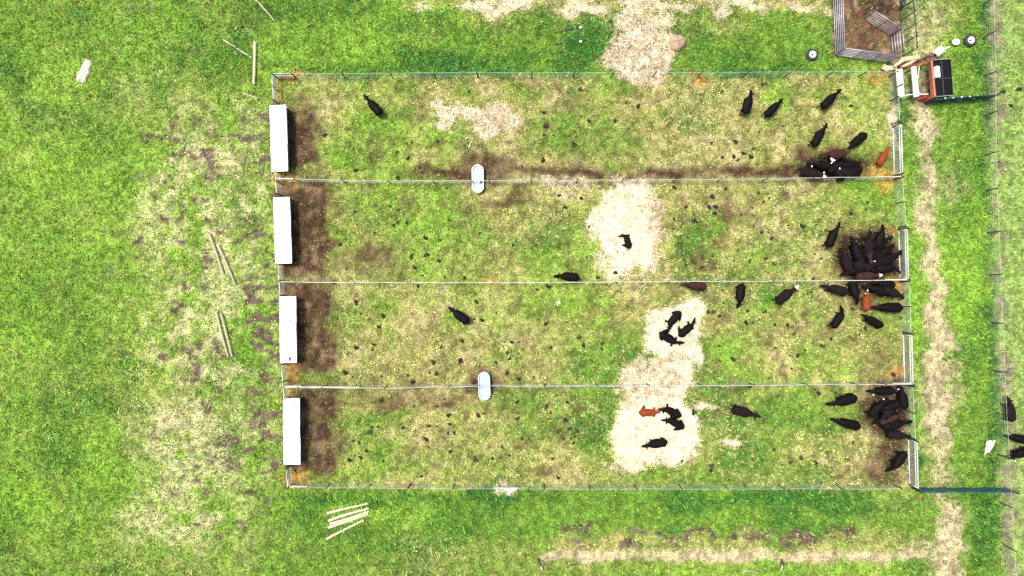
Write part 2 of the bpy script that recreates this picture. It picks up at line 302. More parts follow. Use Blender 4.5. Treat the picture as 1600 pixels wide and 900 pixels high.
def arr_mesh(name, V, F, mats, tint=None):
    """V (n,3), F (m,k) as numpy -> mesh, fast"""
    me = bpy.data.meshes.new(name); n, k = F.shape
    me.vertices.add(len(V)); me.vertices.foreach_set('co', V.astype(np.float32).ravel())
    me.loops.add(n * k); me.loops.foreach_set('vertex_index', F.astype(np.int32).ravel())
    me.polygons.add(n); me.polygons.foreach_set('loop_start', np.arange(0, n * k, k, dtype=np.int32))
    if tint is not None:
        a = me.attributes.new('tint', 'FLOAT_COLOR', 'POINT')
        a.data.foreach_set('color', np.concatenate([tint, np.ones((len(V), 1))], 1).astype(np.float32).ravel())
    me.materials.append(mats); me.update(calc_edges=True); me.validate(); return me

# ------------------------------------------------------------------ the ground: one sheet, split by what it is made of
gx = np.concatenate([[-900, -400, -220], np.arange(-140, -57, 1.1), np.arange(-57, 57.01, .16), np.arange(58, 140, 1.1), [220, 400, 900]])
gy = np.concatenate([[-900, -400, -200], np.arange(-110, -34, 1.1), np.arange(-34, 34.01, .16), np.arange(35, 111, 1.1), [200, 400, 900]])
GX, GY = np.meshgrid(gx, gy); Z = zones(GX.ravel(), GY.ravel())
gxr, gyr = GX.ravel(), GY.ravel()
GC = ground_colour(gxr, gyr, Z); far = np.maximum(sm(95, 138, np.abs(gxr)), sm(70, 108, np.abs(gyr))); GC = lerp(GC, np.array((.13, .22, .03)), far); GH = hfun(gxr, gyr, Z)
GH = GH * (1 - far); nx, ny = len(gx), len(gy)
ii, jj = np.meshgrid(np.arange(nx - 1), np.arange(ny - 1)); a = (jj * nx + ii).ravel()
F = np.stack([a, a + 1, a + 1 + nx, a + nx], 1)
def fmean(w): return w[F].mean(1)
cls = np.zeros(len(F), int)
dm, mm, cm, sm_ = fmean(Z['dirt']), fmean(Z['mud']), fmean(Z['corral']), fmean(Z['straw'])
cls[mm > .45] = 2; cls[dm > .5] = 1; cls[cm > .5] = 3; cls[fmean(Z['strip']) > .55] = 4
cls[sm_ > .5] = 5
V = np.stack([gxr, gyr, GH], 1)
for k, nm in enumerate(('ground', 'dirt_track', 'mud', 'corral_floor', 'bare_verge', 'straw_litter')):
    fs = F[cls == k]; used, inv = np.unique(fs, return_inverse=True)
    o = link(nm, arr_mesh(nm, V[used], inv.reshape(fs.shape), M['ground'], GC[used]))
    tag(o, kind='structure')
    if k == 5: o['label'] = 'pale straw litter spread on the pens'; 

# grass blades as real geometry
def blades(n, seed, x0, x1, y0, y1):
    g = np.random.default_rng(seed)
    x = g.uniform(x0, x1, n); y = g.uniform(y0, y1, n); z = zones(x, y)
    bare = np.clip(np.maximum.reduce([sm(.2, .6, z['straw']), z['mud'] * .95, z['shaded_mud'], z['dirt'] * .9, z['corral'], z['corral_sand'] * .6, z['chute_dirt'], z['strip'] * .4, z['smear'] * .8, z['mid'] * .35]), 0, 1)
    clump = fbm(x, y, .6, 181, 2)
    keep = g.random(n) < (1 - bare * g.uniform(.8, 1, n)) * (.55 + .45 * sm(.3, .6, clump)) * np.where(z['field'] > .5, .55, 1)
    x, y = x[keep], y[keep]; z = {k: v[keep] for k, v in z.items()}; n = len(x)
    isdry = g.random(n) < np.clip(z['dry'] * .85 - .02 + (fbm(x, y, .45, 191, 2) - .5) * 1.0, 0, 1)
    gr = lerp(np.tile(LUSH, (n, 1)), np.tile(DEEP, (n, 1)), z['deep'] * .85); gr = lerp(gr, BRIGHT, np.clip(z['bright'] * .8 + g.random(n) ** 2 * .8 - .05, 0, 1))
    gr = lerp(gr, np.array((.13, .20, .035)), z['dry'] * .5)
    dr = lerp(np.tile(np.array((.39, .39, .10)), (n, 1)), np.tile(np.array((.43, .37, .17)), (n, 1)), g.random(n))
    dr = lerp(dr, np.array((.21, .31, .045)), np.clip(1.05 - 1.35 * z['dry'], 0, 1)); dr = lerp(dr, np.array((.16, .11, .055)), np.clip(z['mud'] * 1.1, 0, .85))
    c = np.where(isdry[:, None], dr, gr); c = lerp(c, np.array((.22, .32, .07)), z['field'] * .75); c = lerp(c, RUST * 1.1, z['rust'] * .8)
    c = c * np.clip(np.exp(g.normal(-.10, .42, (n, 1))), .25, 1.6) * (.62 + .8 * sm(.2, .8, fbm(x, y, .38, 193, 2)))[:, None]
    h = hfun(x, y, z)
    az = g.uniform(0, 2 * np.pi, n); tilt = g.uniform(.35, 1.4, n); L = g.uniform(.13, .42, n) * (1 - .35 * z['dry']) * (1 + .35 * z['deep'])
    w = g.uniform(.016, .046, n)
    d = np.stack([np.cos(az) * np.sin(tilt), np.sin(az) * np.sin(tilt), np.cos(tilt)], 1); s = np.stack([-np.sin(az), np.cos(az), 0 * az], 1)
    b = np.stack([x, y, h - .01], 1)
    mid = b + d * (L * .55)[:, None] + np.array([0, 0, .02]); tip = b + d * L[:, None] - np.array([0, 0, .03]) * (L / .3)[:, None]
    Vv = np.stack([b - s * w[:, None] * .6, b + s * w[:, None] * .6, mid + s * w[:, None], tip, mid - s * w[:, None]], 1).reshape(-1, 3)
    k = np.arange(n)[:, None] * 5
    Ff = np.concatenate([k + np.array([[0, 1, 2, 4]])], 0); Tt = k + np.array([[4, 2, 3, 3]])
    return Vv, Ff, k, c
NB = 560000
Vv, Ff, k, c = blades(NB, 5, -54, 54, -31, 31)
tri = np.concatenate([k + np.array([[0, 1, 2]]), k + np.array([[0, 2, 4]]), k + np.array([[4, 2, 3]])], 0)
o = link('grass', arr_mesh('grass', Vv, tri, M['blade'], np.repeat(c, 5, 0)))
tag(o, 'short green and dry yellow pasture grass', 'grass', kind='stuff')

# loose straw strands on the litter
n = 130000; x = rng.uniform(-30, 32, n); y = rng.uniform(-20, 29, n); z = zones(x, y)
keep = rng.random(n) < sm(.08, .75, z['straw']) ; x, y = x[keep], y[keep]; z = {q: w[keep] for q, w in z.items()}; n = len(x)
az = rng.uniform(0, 2 * np.pi, n); L = rng.uniform(.08, .34, n); w = rng.uniform(.010, .028, n)
c = lerp(np.tile(STRAW * 1.05, (n, 1)), np.tile(np.array((.27, .18, .11)), (n, 1)), np.clip((rng.random(n) < .06 + .42 * z['straw_dark']) * .85, 0, 1)) * rng.uniform(.85, 1.1, (n, 1))
h = hfun(x, y, z) + rng.uniform(.005, .07, n)
d = np.stack([np.cos(az), np.sin(az), rng.uniform(-.2, .25, n)], 1) * L[:, None]; s = np.stack([-np.sin(az), np.cos(az), rng.uniform(-.4, .4, n)], 1) * w[:, None]
b = np.stack([x, y, h], 1); Vv = np.stack([b - d - s, b + d - s, b + d + s, b - d + s], 1).reshape(-1, 3)
o = link('straw', arr_mesh('straw', Vv, np.arange(n)[:, None] * 4 + np.array([[0, 1, 2, 3]]), M['strand'], np.repeat(c, 4, 0)))
tag(o, 'loose pale straw spread as bedding in the pens', 'straw', kind='stuff')

# ------------------------------------------------------------------ feed bunks with white roofs
def feed_bunk(cx, y0, y1, xl, label):
    zt = 1.15
    a = P(xl[0] + 13, y0, zt); b = P(xl[1] + 13, y1, zt); d = b - a; L = d.length; mid = (a + b) / 2
    t = empty('feed_bunk', (mid.x, mid.y, 0), math.atan2(d.y, d.x) + math.pi / 2, label, 'feed bunk', 'white-roofed feed bunks')
    w = 1.62; npan = 5; pl = L / npan
    for i in range(npan):
        yc = L / 2 - pl * (i + .5); m = MB()
        off = random.uniform(-.03, .03); tw = random.uniform(-.006, .006)
        nseg = 12; zz = zt + .012 * (i % 2)
        vs = []; fs = []
        for q in range(nseg + 1):                                       # gently ribbed sheet, thick
            u = -pl / 2 + .012 + (pl - .024) * q / nseg; rb = .014 * (q % 2)
            for (xx, za) in ((-w / 2 + off, -.05), (w / 2 + off, .04)):
                vs += [(xx, yc + u + tw * xx, zz + za + rb), (xx, yc + u + tw * xx, zz + za + rb - .02)]
        for q in range(nseg):
            k = q * 4; fs += [(k, k + 2, k + 6, k + 4), (k + 1, k + 5, k + 7, k + 3), (k, k + 4, k + 5, k + 1), (k + 2, k + 3, k + 7, k + 6)]
        fs += [(0, 1, 3, 2), (nseg * 4, nseg * 4 + 2, nseg * 4 + 3, nseg * 4 + 1)]
        m.add(vs, fs); m.build('roof_sheet', M['white_sheet'], t)
    for sx in (-.62, .62):
        for sy in (-1, 0, 1):
            MB().box((sx, sy * (L / 2 - .2), .54), (.12, .12, 1.1)).build('post', M['post'], t)
    m = MB()
    m.box((0, 0, .30), (1.0, L - .6, .08)); m.box((-.5, 0, .42), (.06, L - .6, .34)); m.box((.5, 0, .42), (.06, L - .6, .34))
    m.box((0, L / 2 - .3, .42), (1.06, .06, .34)); m.box((0, -L / 2 + .3, .42), (1.06, .06, .34))
    for sy in (-.38, -.13, .13, .38): m.box((0, sy * L, .13), (.9, .2, .26))
    m.build('trough', M['trough'], t)
    m = MB(); m.box((-.62, 0, 1.02), (.08, L - .2, .1)); m.box((.62, 0, 1.07), (.08, L - .2, .1)); m.build('roof_beam', M['board'], t)
    return t
for (y0, y1, xl, nm) in ((164, 268, (421, 424.5), 'top pen, uppermost of four bunks'), (308, 412, (427, 430), 'second pen from the top'), (463, 567, (436, 438), 'third pen, with dark marks on it'), (622, 726, (442, 443.5), 'bottom pen, lowest of four bunks')):
    t = feed_bunk(0, y0, y1, xl, 'long white roofed feed bunk of the ' + nm)
    if 'third' in nm:
        MB().lathe([(0, .015), (.06, .012), (.09, 0)], 9).build('stain', M['dung'], t).location = (.3, .9, 1.20)
        MB().tube([(0, 0, 0), (.05, .22, .01), (-.03, .45, 0)], [.05, .09, .03], 7).build('twig', M['post'], t).location = (.12, -3.0, 1.21)

# ------------------------------------------------------------------ fences
def fence(name_label, base, posts, top_r=.022, mesh_r=.006, nw=6, height=1.25, boards=(), post_r=.055, big=(), rail_mat='white_rail', group='wire fences of the cattle pens', vstep=.3, sag=0):
    """base: photograph pixels of the fence foot; posts: parameters 0..1 along it"""
    pts = [P(*p) for p in base]
    t = empty('wire_fence', pts[0], 0, name_label, 'fence', group); o0 = pts[0]
    ln = [0]
    for i in range(len(pts) - 1): ln.append(ln[-1] + (pts[i + 1] - pts[i]).length)
    T = ln[-1]
    def at(s):
        s = max(0, min(T, s))
        for i in range(len(pts) - 1):
            if s <= ln[i + 1] + 1e-6: return pts[i].lerp(pts[i + 1], (s - ln[i]) / (ln[i + 1] - ln[i])) - o0
    for i, u in enumerate(posts):
        q = at(u * T); r = post_r * (1.5 if u in big else 1); hgt = height + random.uniform(.08, .2)
        lean = Vector((random.uniform(-.05, .05), random.uniform(-.05, .05), 0))
        MB().tube([q + Vector((0, 0, -.3)), q + lean * .5 + Vector((0, 0, hgt * .5)), q + lean + Vector((0, 0, hgt))], [r, r * .97, r * .92], 9).build('post', M['post'], t)
    ts = np.linspace(0, T, max(2, int(T / 2.0)) + 1)
    wob = [Vector((random.uniform(-.02, .02), random.uniform(-.02, .02), random.uniform(-.02, .02))) for _ in ts]
    if mesh_r:
        m = MB()
        for k in range(nw):
            zz = .12 + (height - .15) * k / (nw - 1)
            m.tube([at(s) + wob[i] + Vector((0, 0, zz)) for i, s in enumerate(ts)], mesh_r, 4, False)
        s = vstep / 2
        while s < T:
            q = at(s); m.tube([q + Vector((0, 0, .1)), q + Vector((0, 0, height - .03))], mesh_r * .8, 3, False); s += vstep
        m.build('wire_mesh', M['wire'], t)
    if top_r:
        MB().tube([at(s) + wob[i] * 1.5 + Vector((0, 0, height + .01)) for i, s in enumerate(ts)], top_r, 6).build('top_rail', M[rail_mat], t)
    for (u0, u1, zb, hb) in boards:
        a, b = at(u0 * T), at(u1 * T); d = b - a; n = Vector((-d.y, d.x, 0)).normalized() * .07; c = (a + b) / 2 + n
        MB().box((c.x, c.y, zb), (d.length, .06, hb), math.atan2(d.y, d.x)).build('brace_board', M['white_rail'], t)
    return t
U = lambda n: [i / (n - 1) for i in range(n)]
def Ux(x0, x1, xs): return [(x - x0) / (x1 - x0) for x in xs]
fence('wire fence along the upper side of the top pen', [(434, 123), (800, 121), (1388, 120)], Ux(434, 1388, (434, 464, 540, 614, 680, 747, 830, 895, 955, 1020, 1090, 1160, 1226, 1290, 1340, 1388)), .014, .004, boards=((0, .03, 1.0, .24), (0, .03, .5, .16)), big=(Ux(434, 1388, (747,))[0],))
fence('wire fence between the top pen and the second pen, crossing the upper water tank', [(437, 283), (560, 286), (745, 286), (1100, 284), (1396, 280)], Ux(437, 1396, (437, 468, 540, 610, 680, 738, 765, 830, 900, 970, 1050, 1120, 1190, 1260, 1330, 1396)), .020, .005, boards=((0, .03, 1.0, .26), (.965, 1, .9, .22)))
fence('white-railed fence across the middle between the second pen and the third pen', [(444, 441), (800, 442), (1406, 438)], Ux(444, 1406, (444, 470, 560, 640, 720, 800, 880, 960, 1040, 1120, 1200, 1280, 1350, 1406)), .034, .003, boards=((.965, 1, 1.0, .2),))
fence('wire fence between the third pen and the bottom pen, crossing the lower water tank', [(451, 602), (600, 603), (757, 600), (1100, 599), (1412, 597)], Ux(451, 1412, (451, 473, 510, 605, 703, 748, 768, 850, 930, 1010, 1090, 1170, 1250, 1327, 1370, 1412)), .027, .0045, boards=((0, .12, 1.15, .14), (0, .025, .7, .16), (.97, 1, 1.0, .2)))
fence('wire fence along the lower side of the bottom pen', [(458, 755), (800, 757), (1395, 757)], Ux(458, 1395, (458, 516, 580, 642, 710, 780, 850, 920, 990, 1060, 1130, 1160, 1215, 1305, 1395)), .014, .0048, boards=((0, .03, 1.0, .2), (.335, .375, 1.12, .2)), big=(Ux(458, 1395, (642,))[0],))
for a, b, lab in (((434, 123), (436, 163), 'short end fence between the top fence corner and the uppermost feed bunk'), ((438, 269), (441, 306), 'short end fence between the first and second feed bunks from the top'),
                  ((443, 414), (446, 461), 'short end fence between the second and third feed bunks from the top'), ((448, 568), (452, 620), 'short end fence between the third feed bunk and the lowest feed bunk'), ((455, 727), (458, 755), 'short end fence between the lowest feed bunk and the bottom corner')):
    fence(lab, [a, b], [0, .5, 1] if b[1] - a[1] > 30 else [0, 1], .045, .008, boards=((.05, .95, .95, .2),) if a[1] < 130 or a[1] > 700 else (), group='short end fences between the feed bunks')
gates = [((1394, 199), (1396, 275)), ((1403, 359), (1405, 437)), ((1410, 521), (1412, 599)), ((1418, 684), (1420, 757))]
for a, b, lab in (((1388, 120), (1392, 195), 'mesh end fence of the top pen, between the timber pile and its gate'), ((1396, 281), (1402, 355), 'mesh end fence of the second pen above its gate'), ((1406, 440), (1409, 518), 'mesh end fence of the third pen above its gate'), ((1412, 601), (1417, 681), 'mesh end fence of the bottom pen above its gate')):
    fence(lab, [a, b], [0, .5, 1], .016, .006, nw=8, vstep=.2, group='mesh end fences beside the gates')
fence('tall wire fence along the right of the lane beside the neighbouring field', [(1533, -20), (1535, 60), (1539, 300), (1550, 560), (1561, 780), (1570, 915)], [.03, .085, .15, .215, .28, .34, .41, .48, .56, .64, .71, .78, .86, .93], .008, .003, nw=6, height=1.4, post_r=.06)

# pen gates
def gate(a, b, label):
    A, B = P(*a), P(*b); d = B - A; L = d.length
    t = empty('pen_gate', A, math.atan2(d.y, d.x), label, 'gate', 'galvanised gates at the right end of the pens')
    x0, x1 = .1, L - .1
    m = MB(); r = .05
    m.tube([(x0, 0, .12), (x1, 0, .12)], r, 8); m.tube([(x0, 0, 1.28), (x1, 0, 1.28)], r, 8); m.tube([(x0, 0, 1.0), (x1, 0, 1.0)], r * .9, 8)
    for x in (x0, x1): m.tube([(x, 0, .08), (x, 0, 1.32)], r, 8)
    m.build('frame', M['whitepaint'], t, True)
    m = MB(); n = int((x1 - x0) / .15)
    for i in range(1, n): x = x0 + (x1 - x0) * i / n; m.tube([(x, .0, .14), (x, .0, 1.0)], .0085, 4, False)
    for k in range(1, 6): m.tube([(x0, .015, .12 + .15 * k), (x1, .015, .12 + .15 * k)], .0085, 4, False)
    m.build('mesh_panel', M['galv'], t)
    for x in (0, L): MB().tube([(x, 0, -.3), (x, 0, 1.5)], .075, 9).build('gate_post', M['post'], t)
    return t
for (a, b), lab in zip(gates, ('silvery mesh gate of the top pen with a red cow standing at it', 'silvery mesh gate of the second pen where cattle crowd with heads over it', 'silvery mesh gate of the third pen, standing clear of cattle', 'silvery mesh gate of the bottom pen, at the lower right corner')): gate(a, b, lab)

# lane gates
def lane_gate(a, b, mt, label, dots):
    A, B = P(*a), P(*b); d = B - A; L = d.length
    t = empty('lane_gate', A, math.atan2(d.y, d.x), label, 'gate')
    m = MB(); r = .04
    for zz in (.15, 1.3): m.tube([(0, 0, zz), (L, 0, zz)], r, 8)
    for i in range(6): m.tube([(L * i / 5, 0, .1), (L * i / 5, 0, 1.34)], r, 8)
    m.build('frame', M[mt], t)
    m = MB(); n = 60; vs = []
    for i in range(n + 1):
        x = .05 + (L - .1) * i / n; yb = .02 * math.sin(i * 1.9) + .03 * math.sin(i * .43)
        vs += [(x, .05 + yb, .18), (x, .05 + yb, 1.27), (x, .065 + yb, 1.27), (x, .065 + yb, .18)]
    fs = []
    for i in range(n):
        k = i * 4
        for q in range(4): fs.append((k + q, k + (q + 1) % 4, k + 4 + (q + 1) % 4, k + 4 + q))
    m.add(vs, fs + [(0, 1, 2, 3), (n * 4, n * 4 + 3, n * 4 + 2, n * 4 + 1)]); m.build('mesh_cover', M[mt], t)
    for x in (-.12, L + .12): MB().tube([(x, 0, -.3), (x, 0, 1.6)], .07, 9).build('gate_post', M['post'], t)
    for u in dots: MB().lathe([(0, .06), (.06, .045), (.075, 0), (.055, -.05), (0, -.06)], 10, (u * L, 0, 1.36)).build('insulator', M['whiteplastic'], t)
lane_gate((1446, 162), (1540, 155), 'teal', 'dark teal covered gate across the lane below the black cattle chute', (.15, .28, .42, .55))
lane_gate((1426, 762), (1568, 762), 'blue', 'long blue covered gate across the lane at the bottom right corner', ())

# ------------------------------------------------------------------ water tanks
def stadium(a, b, n=12):
    pts = []
    for i in range(n + 1): an = math.pi * i / n; pts.append((a * math.cos(an), b - a + a * math.sin(an)))
    for i in range(n + 1): an = math.pi + math.pi * i / n; pts.append((a * math.cos(an), -(b - a) + a * math.sin(an)))
    return pts
def tank(px, py, label, rz, valve):
    c = P(px, py); t = empty('water_tank', (c.x, c.y, 0), rz, label, 'water tank', 'white oval water tanks set under the divider fences')
    prof = [(.92, .0), (1.0, .56), (1.05, .60), (1.05, .64), (.93, .64), (.90, .60), (.84, .12)]
    vs = []; n = 26
    for s, z in prof: vs += [(x * s, y * (1 - (1 - s) * .45), z) for x, y in stadium(.54, 1.33)]
    fs = []
    for i in range(len(prof) - 1):
        for k in range(n): fs.append((i * n + k, i * n + (k + 1) % n, (i + 1) * n + (k + 1) % n, (i + 1) * n + k))
    fs.append(tuple((len(prof) - 1) * n + k for k in range(n)))
    m = MB(); m.add(vs, fs); m.build('tub', M['tank'], t, False)
    m = MB(); m.add([(x * .89, y * .95, .48) for x, y in stadium(.54, 1.33)] + [(x * .86, y * .94, .44) for x, y in stadium(.54, 1.33)], [tuple(range(n)), tuple(range(2 * n - 1, n - 1, -1))] + [(k, n + k, n + (k + 1) % n, (k + 1) % n) for k in range(n)])
    m.build('water', M['water'], t)
    if valve: m = MB(); m.box((.3, -.3, .58), (.16, .28, .1)); m.tube([(.3, -.3, .6), (.5, -.3, .7)], .03, 6); m.build('float_valve', M['black'], t)
tank(747, 281, 'white oval water tank with a dark float valve between the top and second pens', R(1), True)
tank(757, 601.5, 'white oval water tank without a valve showing, between the third and bottom pens', R(2), False)

# ------------------------------------------------------------------ poles lying on the grass
def pole(a, b, r, label, group, mt='pole', lift=0):
    A, B = P(*a), P(*b); d = B - A; L = d.length; mid = (A + B) / 2; g = hz(mid)
    t = empty('wooden_pole', (mid.x, mid.y, g + r + .02 + lift), math.atan2(d.y, d.x), label, 'pole', group)
    n = 8; bend = random.uniform(-.06, .06)
    pts = [(-L / 2 + L * i / n, bend * math.sin(math.pi * i / n) + random.uniform(-.012, .012), random.uniform(-.008, .008)) for i in range(n + 1)]
    MB().tube(pts, [r * (1.12 - .3 * i / n) * random.uniform(.93, 1.07) for i in range(n + 1)], 10, False).build('stem', M[mt], t, True)
    for k, s in ((0, -1), (n, 1)):
        q = pts[k]; MB().tube([(q[0] - s * .02, q[1], q[2]), (q[0] + s * .012, q[1], q[2])], r * (1.1 - .3 * (k > 0)), 10).build('cut_end', M['poleend'], t)
G1 = 'poles lying beyond the upper left corner'
pole((394, -6), (429, 33), .07, 'thin pale pole lying on the grass at the top edge of the photo', G1)
pole((350, 63), (394, 91), .07, 'thin pale pole lying slanted, one end against the thick grey pole', G1)
pole((400, 67), (398, 133), .15, 'thick pale pole lying upright in the photo left of the top fence corner', G1)
pole((380, 147), (403, 154), .06, 'short thin pale pole lying beside the corner of the top pen', G1)
G2 = 'weathered poles in pairs left of the bunks'
pole((329, 366), (350, 427), .13, 'weathered greenish pole, upper left one of the pair left of the second bunk', G2, 'greypole')
pole((343, 384), (369, 445), .13, 'weathered greenish pole, lower right one of the pair left of the second bunk', G2, 'greypole')
pole((340, 488), (358, 557), .12, 'weathered pole, left one of the close pair left of the third bunk', G2, 'greypole')
pole((347, 490), (364, 556), .13, 'weathered pole, right one of the close pair left of the third bunk', G2, 'greypole')
G3 = 'peeled poles fanned out below the bottom fence'
pole((512, 801), (575, 786), .11, 'peeled pale pole, uppermost of the fan below the bottom fence', G3)
pole((514.5, 812), (577, 793), .13, 'peeled pale pole, second from the top of the fan below the bottom fence', G3)
pole((517, 817), (578, 797.5), .12, 'peeled pale pole squeezed in the middle of the fan below the bottom fence', G3, lift=.06)
pole((514, 823), (576, 802), .13, 'peeled pale pole, second from the bottom of the fan below the bottom fence', G3)
pole((511, 841), (569, 812), .11, 'peeled pale pole, lowest and most slanted of the fan below the bottom fence', G3)

# ------------------------------------------------------------------ corral panels
def panel(a, b, label, height=1.7, rails=6, ups=3, mt='rail', r=.034, z0=.2, um='raildark', mid=1.0):
    A, B = P(*a), P(*b); d = B - A; L = d.length
    t = empty('corral_panel', A, math.atan2(d.y, d.x), label, 'corral panel', 'tube panels of the small corral')
    for k in range(rails):
        zz = z0 + (height - z0) * k / (rails - 1)
        MB().tube([(0, 0, zz), (L, 0, zz)], r * (mid if 0 < k < rails - 1 else 1), 8).build('rail', M[mt], t, True)
    for i in range(ups):
        x = L * i / (ups - 1); MB().tube([(x, .03, 0), (x, .03, height + .03)], r * 1.15, 8).build('upright', M[um], t, True)
panel((1299.5, -25), (1304, 86.5), 'long tube panel forming the left side of the corral', ups=4)
panel((1304.5, 87), (1390, 98), 'tube panel forming the lower side of the corral', ups=4)
panel((1391, 58), (1394, 89), 'short upright tube panel at the lower right of the corral', rails=5, ups=2)
panel((1350, 31), (1391, 57), 'slanting tube panel standing in the middle of the brown corral floor', ups=3)
panel((1403, -30), (1404.5, 15), 'short dark tube panel at the top right of the corral', height=1.0, rails=5, mt='raildark', ups=2)
panel((1405, 15), (1411, 88), 'tall open panel with few rails along the sandy right side of the corral', height=1.95, rails=4, ups=5, mt='raildark', r=.045, z0=.06, mid=.3)

# ------------------------------------------------------------------ cattle chute
def q(px, py, z): return P(px, py, z)
CH = P(1440, 130); t = empty('cattle_chute', (CH.x, CH.y, 0), 0, 'red and black steel cattle chute with white slabs at the end of the lane', 'cattle chute')
def loc(px, py, z): return P(px, py, z) - Vector((CH.x, CH.y, 0))
def slab(pts, z, th, mt, nm):
    vs = [loc(x, y, z) for x, y in pts] + [loc(x, y, z) - Vector((0, 0, th)) for x, y in pts]; n = len(pts)
    m = MB(); m.add(vs, [tuple(range(n)), tuple(range(2 * n - 1, n - 1, -1))] + [(k, n + k, n + (k + 1) % n, (k + 1) % n) for k in range(n)]); return m.build(nm, M[mt], t)
slab([(1400, 109), (1410, 107), (1413.5, 150), (1404, 153)], 1.25, .08, 'whitepaint', 'white_slab')
slab([(1424, 105), (1431.5, 103), (1436.5, 150), (1428, 152)], 1.25, .08, 'whitepaint', 'white_slab')
for (x, y) in ((1402, 111), (1409, 110), (1405, 150), (1412, 148), (1426, 107), (1430, 106), (1430, 149), (1435, 147)):
    m = MB(); p = loc(x, y, 1.2); m.tube([(p.x, p.y, 0), (p.x, p.y, 1.18)], .045, 8); m.build('leg', M['raildark'], t)
for pts, r, nm, mt in (([(1402, 153.5, 1.0), (1420, 148, 1.0), (1450, 147, 1.0)], .06, 'white_rail', 'whitepaint'), ([(1436.5, 104, 1.4), (1432, 138, 1.1)], .035, 'brace', 'whitepaint'), ([(1430, 135, 1.1), (1438, 148, 1.0)], .045, 'brace', 'whitepaint'),
        ([(1398, 137, 1.3), (1411, 131, 1.4)], .05, 'latch_bar', 'steelpost')):
    MB().tube([loc(*p) for p in pts], r, 8).build(nm, M[mt], t)
for pts in ([(1430, 152, .4), (1460, 149, .4)], [(1432, 155, .9), (1462, 150, .9)], [(1434, 149, .7), (1456, 154, .7)], [(1431, 153, .4), (1446, 147, .9), (1460, 154, .5)], [(1436, 156, .3), (1461, 153, .3)], [(1436, 104, 1.0), (1445, 99, 1.0)], [(1430, 103, 1.2), (1440, 97, 1.2), (1452, 95, 1.2)], [(1402, 108, 1.1), (1432, 100, 1.1)]):
    MB().tube([loc(*p) for p in pts], .07, 8).build('red_frame', M['red'], t)
for pts in ([(1452, 97, 1.0), (1455.5, 152, 1.0)], [(1453.5, 96.5, 1.2), (1457, 151.5, 1.2)], [(1454.5, 96, 1.4), (1458.8, 151, 1.4)], [(1455.5, 95, 1.6), (1461, 151, 1.6)]):
    MB().tube([loc(*p) for p in pts], .085, 8).build('orange_rail', M['orange'], t)
for x, y in ((1455.5, 95.5), (1458.2, 122), (1460.8, 150.5)): 
    p = loc(x, y, 1.6); MB().tube([(p.x, p.y, 0), (p.x, p.y, 1.62)], .08, 8).build('orange_post', M['orange'], t)
zt = 1.55
c4 = [(1458, 94), (1485, 92), (1489, 149), (1463, 151)]
v = [loc(x, y, zt) for x, y in c4]
def wall(m, a, b, z0, z1, th=.06):
    d = b - a; c = (a + b) / 2; m.box((c.x, c.y, (z0 + z1) / 2), (d.length, th, z1 - z0), math.atan2(d.y, d.x))
m = MB()
for i in range(4): wall(m, v[i], v[(i + 1) % 4], 1.12, zt)
m.build('black_box', M['black'], t)
m = MB(); ctr = sum(v, Vector()) / 4; vi = [ctr + (p - ctr) * .95 for p in v]
m.add([(p.x, p.y, 1.43) for p in vi] + [(p.x, p.y, 1.36) for p in vi], [(0, 1, 2, 3), (7, 6, 5, 4)] + [(k, k + 4, 4 + (k + 1) % 4, (k + 1) % 4) for k in range(4)]); m.build('box_floor', M['blackin'], t)
m = MB(); a = v[0].lerp(v[3], .52); b = v[1].lerp(v[2], .52); a2 = a.lerp(b, .04); b2 = a.lerp(b, .96); wall(m, a2, b2, 1.36, zt - .02, .08)
a = v[0].lerp(v[1], .5); b = v[3].lerp(v[2], .5); wall(m, a.lerp(b, .03), a.lerp(b, .49), 1.36, zt - .06, .07); wall(m, a.lerp(b, .55), a.lerp(b, .97), 1.36, zt - .06, .07); m.build('divider', M['steelpost'], t)
for i in (0, 2):
    MB().tube([v[i] + Vector((0, 0, .03)), v[i + 1] + Vector((0, 0, .03))], .035, 6).build('rim', M['galv'], t)
m = MB(); A = loc(1463, 104, 1.62); B = loc(1464.5, 122, 1.62); m.tube([A, A.lerp(B, .1), A.lerp(B, .9), B], [.2, .27, .27, .24], 16); m.build('white_canister', M['whitepaint'], t, True)
m = MB(); m.tube([B + Vector((0, .0, 0)), B + Vector((0, -.06, 0))], .17, 14); m.build('canister_mouth', M['blackin'], t)
for (x, y) in ((1459, 95), (1484, 93), (1487, 148), (1463, 150)):
    p = loc(x, y, 1.1); MB().tube([(p.x, p.y, 0), (p.x, p.y, 1.14)], .07, 8).build('foot', M['raildark'], t)

# timber and loose things round the chute
def plank(pts, r, label, mt='wood', nm='timber', flat=.5):
    A = [P(x, y, z) for x, y, z in pts]; o0 = A[0].copy(); o0.z = 0
    m = MB(); m.tube([a - o0 for a in A], [(k, k * flat) for k in r], 9); o = m.build(nm, M[mt]); o.location = o0
    return tag(o, label, 'timber', 'broken timber piled above the chute')
plank([(1379, 104, .3), (1386, 107, .3), (1401, 106, .4)], [.26, .3, .14], 'short pale broken timber at the left end of the timber pile')
plank([(1397, 104, .7), (1411, 93, .8), (1436, 89, .7)], [.12, .24, .22], 'long pale split timber along the upper side of the timber pile')
plank([(1409, 105, .6), (1423, 98, .7), (1433, 92, .6)], [.1, .16, .1], 'thin pale timber along the lower side of the timber pile')
plank([(1405, 103, .35), (1414, 99, .4), (1424, 96, .35)], [.2, .34, .16], 'dark rotten log lying between the pale timbers', 'wooddark')
plank([(1434, 95, .4), (1447, 87, .5), (1458, 85, .4)], [.1, .13, .2], 'dark brown branch between the timber pile and the white drum', 'wooddark')
